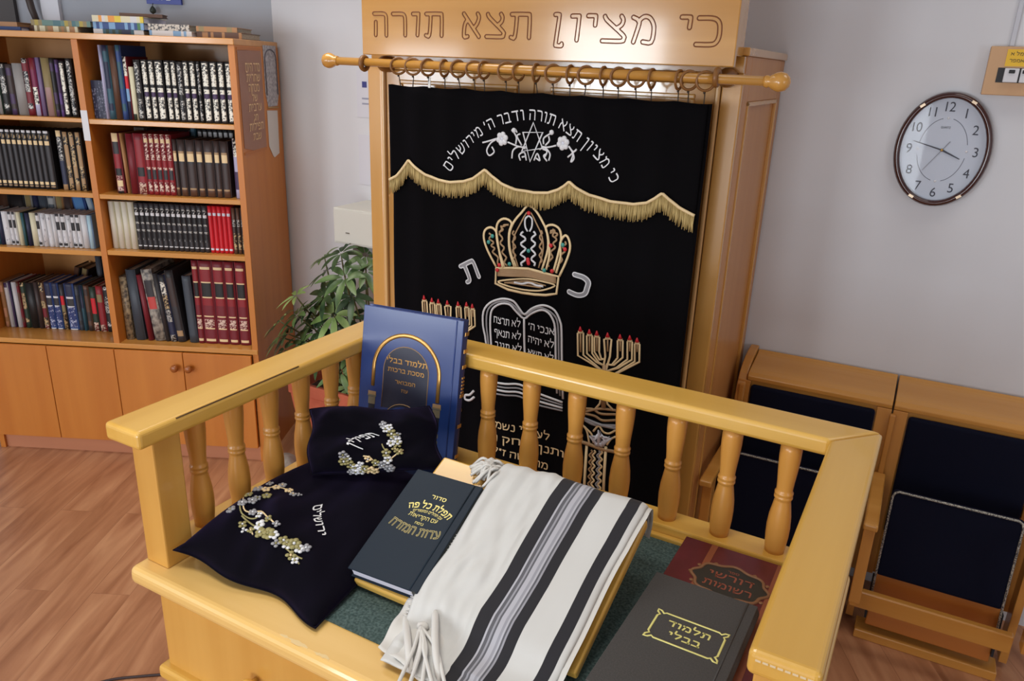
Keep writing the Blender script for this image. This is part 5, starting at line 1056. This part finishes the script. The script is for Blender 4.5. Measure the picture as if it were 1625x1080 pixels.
# ================================================================== bench seats along the wall
SILPIP = mottled('silver_piping', (60, 62, 70), (196, 194, 180), 300, .4, .6, .5, .2)
def seat(x0, x1, label, last, first):
    r = thing('folding_seat', label, 'seat', ((x0+x1)/2, YB, 0), 0, None); X0, X1 = x0-(x0+x1)/2, x1-(x0+x1)/2
    def B(a): return (a[0], a[1], a[2]-YB, a[3]-YB, a[4], a[5])
    # sloping cap, profile in y-z
    prof = [(2.617, .767), (2.60, .772), (2.586, .766), (2.572, .762), (2.48, .745), (2.455, .738), (2.445, .726), (2.447, .712), (2.617, .712)]
    bm = NB(); prism(bm, [(X0+(.03 if first else .001), y-YB, z) for y, z in prof], (X1-X0-(.032 if first else .002), 0, 0)); finish('cap_board', bm, W_BX, r, .003)
    quick('back_board', W_BX, r, B((X0+.001, X1-.001, 2.458, 2.475, .14, .7115)), bevel=.002)
    for a, b_ in ((X0+.001, X0+.042), (X1-.042, X1-.001)): quick('back_stile', W_BZ, r, B((a, b_, 2.446, 2.458, .14, .711)), bevel=.002)
    quick('stile_strip', W_BZ, r, B((X0-.006+(.016 if first else 0), X0+.010+(.016 if first else 0), 2.428, 2.446, .50, .70)), bevel=.003)
    bm = NB(); box(bm, *B((X0+.045, X1-.045, 2.436, 2.458, .30, .70))); finish('back_cushion', bm, NAVY, r, .010, 4)
    # tipped-up seat
    M = Matrix.Translation((0, 2.285-YB, .10)) @ Matrix.Rotation(RAD(-7), 4, 'X')
    bm = NB(); box(bm, X0+.045, X1-.048, .012, .03, -.045, .40, 0, M); sb = finish('seat_board', bm, W_SEAT, r, .004)
    bm = NB(); box(bm, X0+.043, X1-.050, -.012, .0115, .135, .412, 0, M); sc_ = finish('seat_cushion', bm, NAVY, r, .011, 4)
    a, b_ = X0+.045, X1-.052
    for yy in (-.012, ):
        bm = NB(); pp = [(a, yy, .02), (a, yy, .392), (a+.004, yy, .404), (a+.014, yy, .410), (b_-.014, yy, .410), (b_-.004, yy, .404), (b_, yy, .392), (b_, yy, .02)]
        tube(bm, [M @ Vector(p) for p in pp], .0036, 6); finish('piping', bm, SILPIP, sc_)
    bm = NB()
    for xx in (a-.006, b_+.003): box(bm, xx, xx+.006, -.006, .03, -.015, .12, 0, M)
    finish('hinge_bracket', bm, plain('seat_bracket', (14, 15, 24), .6), r)
    quick('front_bar', W_BX, r, B((X0+(.02 if first else -.012), X1-.024, 2.198, 2.222, .165, .222)), bevel=.004)
    quick('floor_strip', [W_BX], r, B((X0+.02, X1-.02, 2.285, 2.36, .0, .03)), bevel=.003)
    ends = [X0] + ([X1] if last else [])
    for xx in ends:
        xx0, xx1 = (xx, xx+.03) if (first and xx == X0) else (xx-.016, xx+.014)
        xx0 -= .006 if first and xx == X0 else 0; xx1 -= .006 if first and xx == X0 else 0
        ar = quick('armrest', W_BX, r, B((xx0-.004, xx1+.004, 2.085, 2.427, .487, .508)), bevel=.006, seg=3)
        quick('arm_post', W_BZ, r, B((xx0, xx1, 2.13, 2.175, .2225 if not first or xx != X0 else 0, .4865)), bevel=.003)
        quick('arm_panel', W_BZ, r, B((xx0+.004, xx1-.004, 2.36, 2.427, .02, .4865)), bevel=.002)
    if first:
        prof = [(2.617, 0), (2.617, .78), (2.585, .778), (2.53, .768), (2.49, .752), (2.46, .728), (2.44, .695), (2.43, .65), (2.43, 0)]
        bm = NB(); prism(bm, [(X0, y-YB, z) for y, z in prof], (.028, 0, 0)); finish('end_panel', bm, W_BZ, r, .004)
    return r
seat(-.408, .055, 'wooden folding seat with navy cushions, first along the wall from the ark cabinet', False, True)
seat(.057, .485, 'wooden folding seat with navy cushions, second along the wall from the ark cabinet', True, False)
# ================================================================== wall clock
ck = thing('wall_clock', 'oval wall clock with dark brown frame and white dial on the right wall', 'clock', (.040, YB, 1.464))
CA, CB = .1245, .160
def ell(a, b_, y, n=56): return [Vector((a*cos(2*pi*k/n), y, b_*sin(2*pi*k/n))) for k in range(n)]
FRM = plain('clock_frame_brown', (62, 26, 22), .22, coat=.6)
bm = NB(); secs = [(0, -.003), (0, -.022), (-.004, -.031), (-.010, -.034), (-.0155, -.030), (-.017, -.022), (-.017, -.003)]
rows = [[bm.verts.new(v) for v in ell(CA+d, CB+d, y)] for d, y in secs]; n = 56
for i in range(len(rows)):
    A_, B_ = rows[i], rows[(i+1) % len(rows)]
    for k in range(n): bm.faces.new((A_[k], A_[(k+1) % n], B_[(k+1) % n], B_[k])).smooth = True
finish('frame', bm, FRM, ck)
bm = NB(); prism(bm, ell(CA-.0165, CB-.0165, -.012), (0, .009, 0)); finish('dial', bm, plain('dial_white', (196, 204, 218), .5), ck)
for a in (62, 128, 242, 305):
    bm = NB(); c = Vector(((CA-.008)*cos(RAD(a)), -.033, (CB-.008)*sin(RAD(a)))); box(bm, -.007, .007, -.003, .003, -.0035, .0035, 0, Matrix.Translation(c) @ Matrix.Rotation(RAD(90-a), 4, 'Y'))
    finish('frame_clip', bm, plain('clip_gold', (224, 200, 170), .3, .3), ck)
INK = plain('clock_ink', (50, 52, 68), .5)
bm = NB()
for h in range(1, 13):
    a = pi/2-2*pi*h/12; c = Vector((.0855*cos(a), 0, .120*sin(a))); g = glyphs(str(h), 1, .0, 0, .01, False, .9); k = .0265/.7
    put(bm, g, lambda v: Vector((c.x+v.x*k*.92, -.0128-v.z*k*.3, c.z+(v.y-.35)*k)))
finish('numerals', bm, INK, ck)
bm = NB(); g = glyphs('QUARTZ', 1, .0, 0, .01, False); put(bm, g, lambda v: Vector((-.002+v.x*.0062, -.0126, .060+v.y*.0085))); finish('maker_mark', bm, INK, ck)
bm = NB()
for a0, a1 in ((12, 78), (102, 168), (192, 258), (282, 348)):
    tube(bm, [(.0625*cos(RAD(a)), -.0122, .0885*sin(RAD(a))) for a in range(a0, a1+1, 6)], .0008, 4)
finish('dial_ring', bm, plain('dial_grey', (112, 116, 132), .5), ck)
bm = NB()
for a in (0, 90, 180, 270): ball(bm, (.0625*cos(RAD(a)), -.0122, .0885*sin(RAD(a))), .0035, 0, 8, (1, .3, 1))
finish('dial_marker', bm, plain('marker_pale', (222, 222, 226), .3), ck)
def hand(name, x, z, w0, w1, y, tail=0, mat=INK):
    d = Vector((x, 0, z)); p = Vector((-z, 0, x)).normalized(); t = d.normalized()*-tail
    bm = NB(); prism(bm, [t+p*w0+Vector((0, y, 0)), t-p*w0+Vector((0, y, 0)), d-p*w1+Vector((0, y, 0)), d+p*w1+Vector((0, y, 0))], (0, -.0008, 0)); finish(name, bm, mat, ck)
hand('minute_hand', -.079, .0215, .0021, .0009, -.0150); hand('hour_hand', .049, -.022, .0028, .0012, -.0140)
hand('second_hand', -.040, -.060, .0009, .0005, -.0160, .030, plain('second_grey', (110, 114, 126), .4))
bm = NB(); ball(bm, (0, -.0165, 0), .0042, 0, 10, (1, .5, 1)); finish('hub', bm, BRASS, ck)
bm = NB(); prism(bm, ell(CA-.0172, CB-.0172, -.0215), (0, .001, 0))
gl = bpy.data.materials.new('clock_glass'); gl.use_nodes = True; nt = gl.node_tree; nt.nodes.clear()
go = nt.nodes.new('ShaderNodeOutputMaterial'); gm_ = nt.nodes.new('ShaderNodeMixShader'); gt = nt.nodes.new('ShaderNodeBsdfTransparent'); gg = nt.nodes.new('ShaderNodeBsdfGlossy'); gg.inputs['Roughness'].default_value = .03; gm_.inputs[0].default_value = .012
nt.links.new(gt.outputs[0], gm_.inputs[1]); nt.links.new(gg.outputs[0], gm_.inputs[2]); nt.links.new(gm_.outputs[0], go.inputs[0])
finish('glass', bm, gl, ck)
# ================================================================== breaker board at the right edge
bd = thing('breaker_board', 'wooden breaker board with yellow label and switches above the clock', 'electrical board', (.26, YB, 1.683))
quick('backboard', wood('breaker_wood', (196, 154, 112), (204, 164, 122), 'z', .5, .1), bd, (-.155, .14, -.035, -.001, -.063, .062), bevel=.002)
quick('yellow_label', plain('label_yellow', (232, 186, 40), .5), bd, (-.115, .10, -.0365, -.0355, .012, .055))
textpart('label_lettering', ['חשמל א', '10 אמפר'], plain('label_ink', (70, 52, 30), .5), bd, Matrix(((1, 0, 0, -.082), (0, 0, -1, -.0370), (0, 1, 0, .036), (0, 0, 0, 1))), .0085, [.003, -.014], .01, .01)
quick('switch_recess', BLACK, bd, (-.128, .10, -.0362, -.0352, -.030, .008))
for a, b_, nm in ((-.112, -.078, 'breaker_switch'), (-.074, -.053, 'breaker_switch'), (-.044, -.02, 'breaker_switch'), (-.016, .01, 'breaker_switch')):
    sw = quick(nm, WHITE if a < -.05 else plain('breaker_beige', (190, 186, 160), .5), bd, (a, b_, -.046, -.0363, -.029, .007), bevel=.0015)
    quick('toggle', BLACK, sw, ((a+b_)/2-.007, (a+b_)/2+.007, -.050, -.0462, -.006, .003), bevel=.001)
bm = NB(); box(bm, -.006, .006, -.010, -.0006, 0, H-1.746); o = finish('cable_duct', bm, plain('duct_white', (196, 198, 206), .5), None, .002, loc=(.153, YB, 1.7455)); tag(o, 'narrow white cable duct running up the wall from the breaker board', 'cable duct')
# ================================================================== safe box, wall papers
sf = thing('wall_safe', 'small off-white metal box on the wall beside the ark', 'safe', (-1.875, YB, .955))
quick('body', mottled('safe_paint', (206, 204, 194), (212, 210, 200), 5, .3, .7, .45), sf, (-.160, .155, -.22, -.0005, 0, .142), bevel=.003)
quick('door', plain('safe_door', (208, 206, 196), .45), sf, (-.152, .147, -.2225, -.2205, .008, .134), bevel=.001)
bm = NB(); box(bm, -.098, -.080, -.2245, -.2228, .045, .049); finish('keyhole', bm, plain('keyhole', (120, 112, 100), .4, .5), sf)
quick('wall_mount', plain('mount_steel', (150, 150, 150), .5, .5), sf, (-.10, .10, -.18, -.0005, -.05, -.0005))
for z0, z1, lab, mk in ((1.43, 1.61, 'white paper notice with blue mark on the wall behind the curtain rod end', True), (1.16, 1.36, 'plain pale paper sheet on the wall, lower of the two beside the ark', False)):
    p = atY(567, 150, YB); r = thing('wall_notice', lab, 'paper', (p.x+.105, YB, z0))
    quick('sheet', plain('notice_paper', (212, 212, 220), .7), r, (-.105, .105, -.002, -.0008, 0, z1-z0))
    if mk: quick('blue_mark', plain('print_blue', (62, 66, 130), .6), r, (-.078, -.055, -.0026, -.0021, .115, .138)); quick('printed_lines', plain('print_grey', (150, 152, 170), .6), r, (-.08, .06, -.0026, -.0021, .070, .076), (-.08, .06, -.0026, -.0021, .050, .056))
# ================================================================== planter and plant
pl_ = thing('planter', 'terracotta planter box between bookcase and ark', 'planter', (-1.905, 2.375, 0))
TER = mottled('terracotta', (176, 84, 58), (196, 102, 72), 14, .3, .7, .7)
bm = NB(); hx, hy, hz = .285, .125, .375
def ring(k, z, inset=0): return [bm.verts.new((sx*(hx*k-inset), sy*(hy*k-inset), z)) for sx, sy in ((-1, -1), (1, -1), (1, 1), (-1, 1))]
R_s = [ring(.80, 0), ring(.97, .32), ring(1.0, .322), ring(1.0, hz), ring(1.0, hz, .018), ring(.95, .33, .02)]
bm.faces.new(R_s[0][::-1])
for a, b_ in zip(R_s, R_s[1:]):
    for k in range(4): bm.faces.new((a[k], a[(k+1) % 4], b_[(k+1) % 4], b_[k]))
bm.faces.new(R_s[-1]); finish('trough', bm, TER, pl_, .004)
bm = NB(); grid(bm, lambda s, t: Vector(((s-.5)*.46, (t-.5)*.18, .340+.008*noise.noise(Vector((s*9, t*5, 1))))), 24, 12)
o = finish('soil', bm, mottled('soil', (58, 44, 36), (92, 76, 64), 90, .35, .65, .95)); o.location = (-1.905, 2.375, 0); tag(o, 'dark soil in the terracotta planter', 'soil', None, 'stuff')
plant = thing('umbrella_plant', 'leafy green umbrella plant growing in the terracotta planter', 'plant', (-1.905, 2.375, .340))
LEAF = [mottled('leaf_green', (58, 84, 48), (108, 134, 78), 14, .35, .7, .4), mottled('leaf_dark', (36, 58, 38), (72, 98, 60), 14, .35, .7, .4), mottled('leaf_light', (104, 132, 70), (156, 176, 110), 14, .35, .7, .4)]
STEM = plain('plant_stem', (92, 94, 54), .6)
rng = random.Random(11)
def leaflet(bm, base, dr, up, L_, W_, mi):
    sd = dr.cross(up).normalized(); n = 6; prev = None
    for k in range(n+1):
        t = k/n; w_ = W_*(sin(pi*min(1, t*.92+.06))**.8)*.5; c = base+dr*(L_*t)-Vector((0, 0, 1))*(L_*.28*t*t) + up*.0
        a = bm.verts.new(c-sd*w_+up*(w_*.25)); m_ = bm.verts.new(c); b_ = bm.verts.new(c+sd*w_+up*(w_*.25))
        if prev:
            for q in ((prev[0], prev[1], m_, a), (prev[1], prev[2], b_, m_)): f = bm.faces.new(q); f.material_index = mi; f.smooth = True
        prev = (a, m_, b_)
def cluster(pt, r, tilt, mi, n=8):
    bm = NB(); pt = Vector(pt); ax = (Vector((0, 0, 1))+Vector(tilt)).normalized(); a = ax.orthogonal().normalized(); b_ = ax.cross(a); ph = rng.uniform(0, 6)
    for k in range(n):
        an = ph+2*pi*k/n+rng.uniform(-.12, .12); d = (a*cos(an)+b_*sin(an))+ax*rng.uniform(.05, .25); d.normalize()
        leaflet(bm, pt+d*.012, d, ax, r*rng.uniform(.8, 1.15), r*.30, mi)
    return bm
base0 = Vector((-1.905, 2.375, .340))
CL = [((541, 402), 2.36, .095, (-.3, -.5, 0), 1), ((548, 440), 2.30, .10, (.1, -.8, 0), 0), ((520, 430), 2.40, .085, (-.6, -.3, 0), 1), ((580, 405), 2.42, .085, (.5, -.6, 0), 0), ((580, 430), 2.35, .08, (.6, -.5, 0), 0), ((560, 470), 2.32, .09, (.4, -.9, 0), 1), ((515, 470), 2.33, .10, (-.5, -.9, 0), 1),
      ((530, 500), 2.30, .10, (.1, -1.1, 0), 2), ((555, 505), 2.34, .08, (.5, -.9, 0), 1), ((490, 490), 2.28, .085, (-.7, -.5, 0), 1), ((472, 500), 2.24, .09, (-.8, -.6, 0), 0), ((458, 530), 2.20, .085, (-.9, -.7, 0), 1), ((500, 525), 2.28, .095, (-.2, -1.1, 0), 1), ((480, 545), 2.22, .085, (-.6, -1, 0), 0), ((535, 545), 2.30, .09, (.2, -1, 0), 1), ((445, 510), 2.20, .07, (-.9, -.4, 0), 2),
      ((446, 535), 2.20, .075, (-.8, -.6, 0), 0), ((452, 556), 2.17, .07, (-.7, -.8, 0), 1), ((470, 470), 2.26, .07, (-.5, -.5, 0), 2), ((515, 408), 2.42, .07, (-.6, -.4, 0), 0), ((540, 590), 2.28, .08, (.2, -1, 0), 0), ((555, 615), 2.30, .07, (.5, -.8, 0), 2), ((505, 570), 2.30, .08, (-.3, -1, 0), 1), ((570, 560), 2.33, .08, (.6, -.8, 0), 0), ((525, 460), 2.42, .08, (-.2, -.8, 0), 0), ((500, 505), 2.42, .09, (-.4, -.6, 0), 1), ((545, 475), 2.44, .085, (.1, -.6, 0), 1)]
for (px, py), Y, r, tl, mi in CL:
    p = atY(px, py, Y)-base0; lf = finish('leaf_cluster', cluster(p, r, tl, mi), LEAF, plant)
    bm = NB(); rt = Vector((max(-.18, min(.18, p.x*.45)), rng.uniform(-.03, .03), 0)); tube(bm, spline([rt, rt.lerp(p, .5)+Vector((0, .02, .05)), p], 5), [.0035]*10+[.002], 5); finish('stem', bm, STEM, lf)
# grey stones beside the planter foot
for i, (x, y, r) in enumerate(((-2.16, 2.17, .05),)):
    bm = NB(); bmesh.ops.create_icosphere(bm, subdivisions=3, radius=r)
    for v in bm.verts: v.co *= 1+.15*noise.noise(v.co*22); v.co.z *= .7
    o = finish('grey_stone', bm, mottled('stone_grey', (120, 112, 104), (156, 150, 142), 30, .3, .7, .9), loc=(x, y, r*.72)); tag(o, 'grey stone on the floor beside the terracotta planter', 'stone')
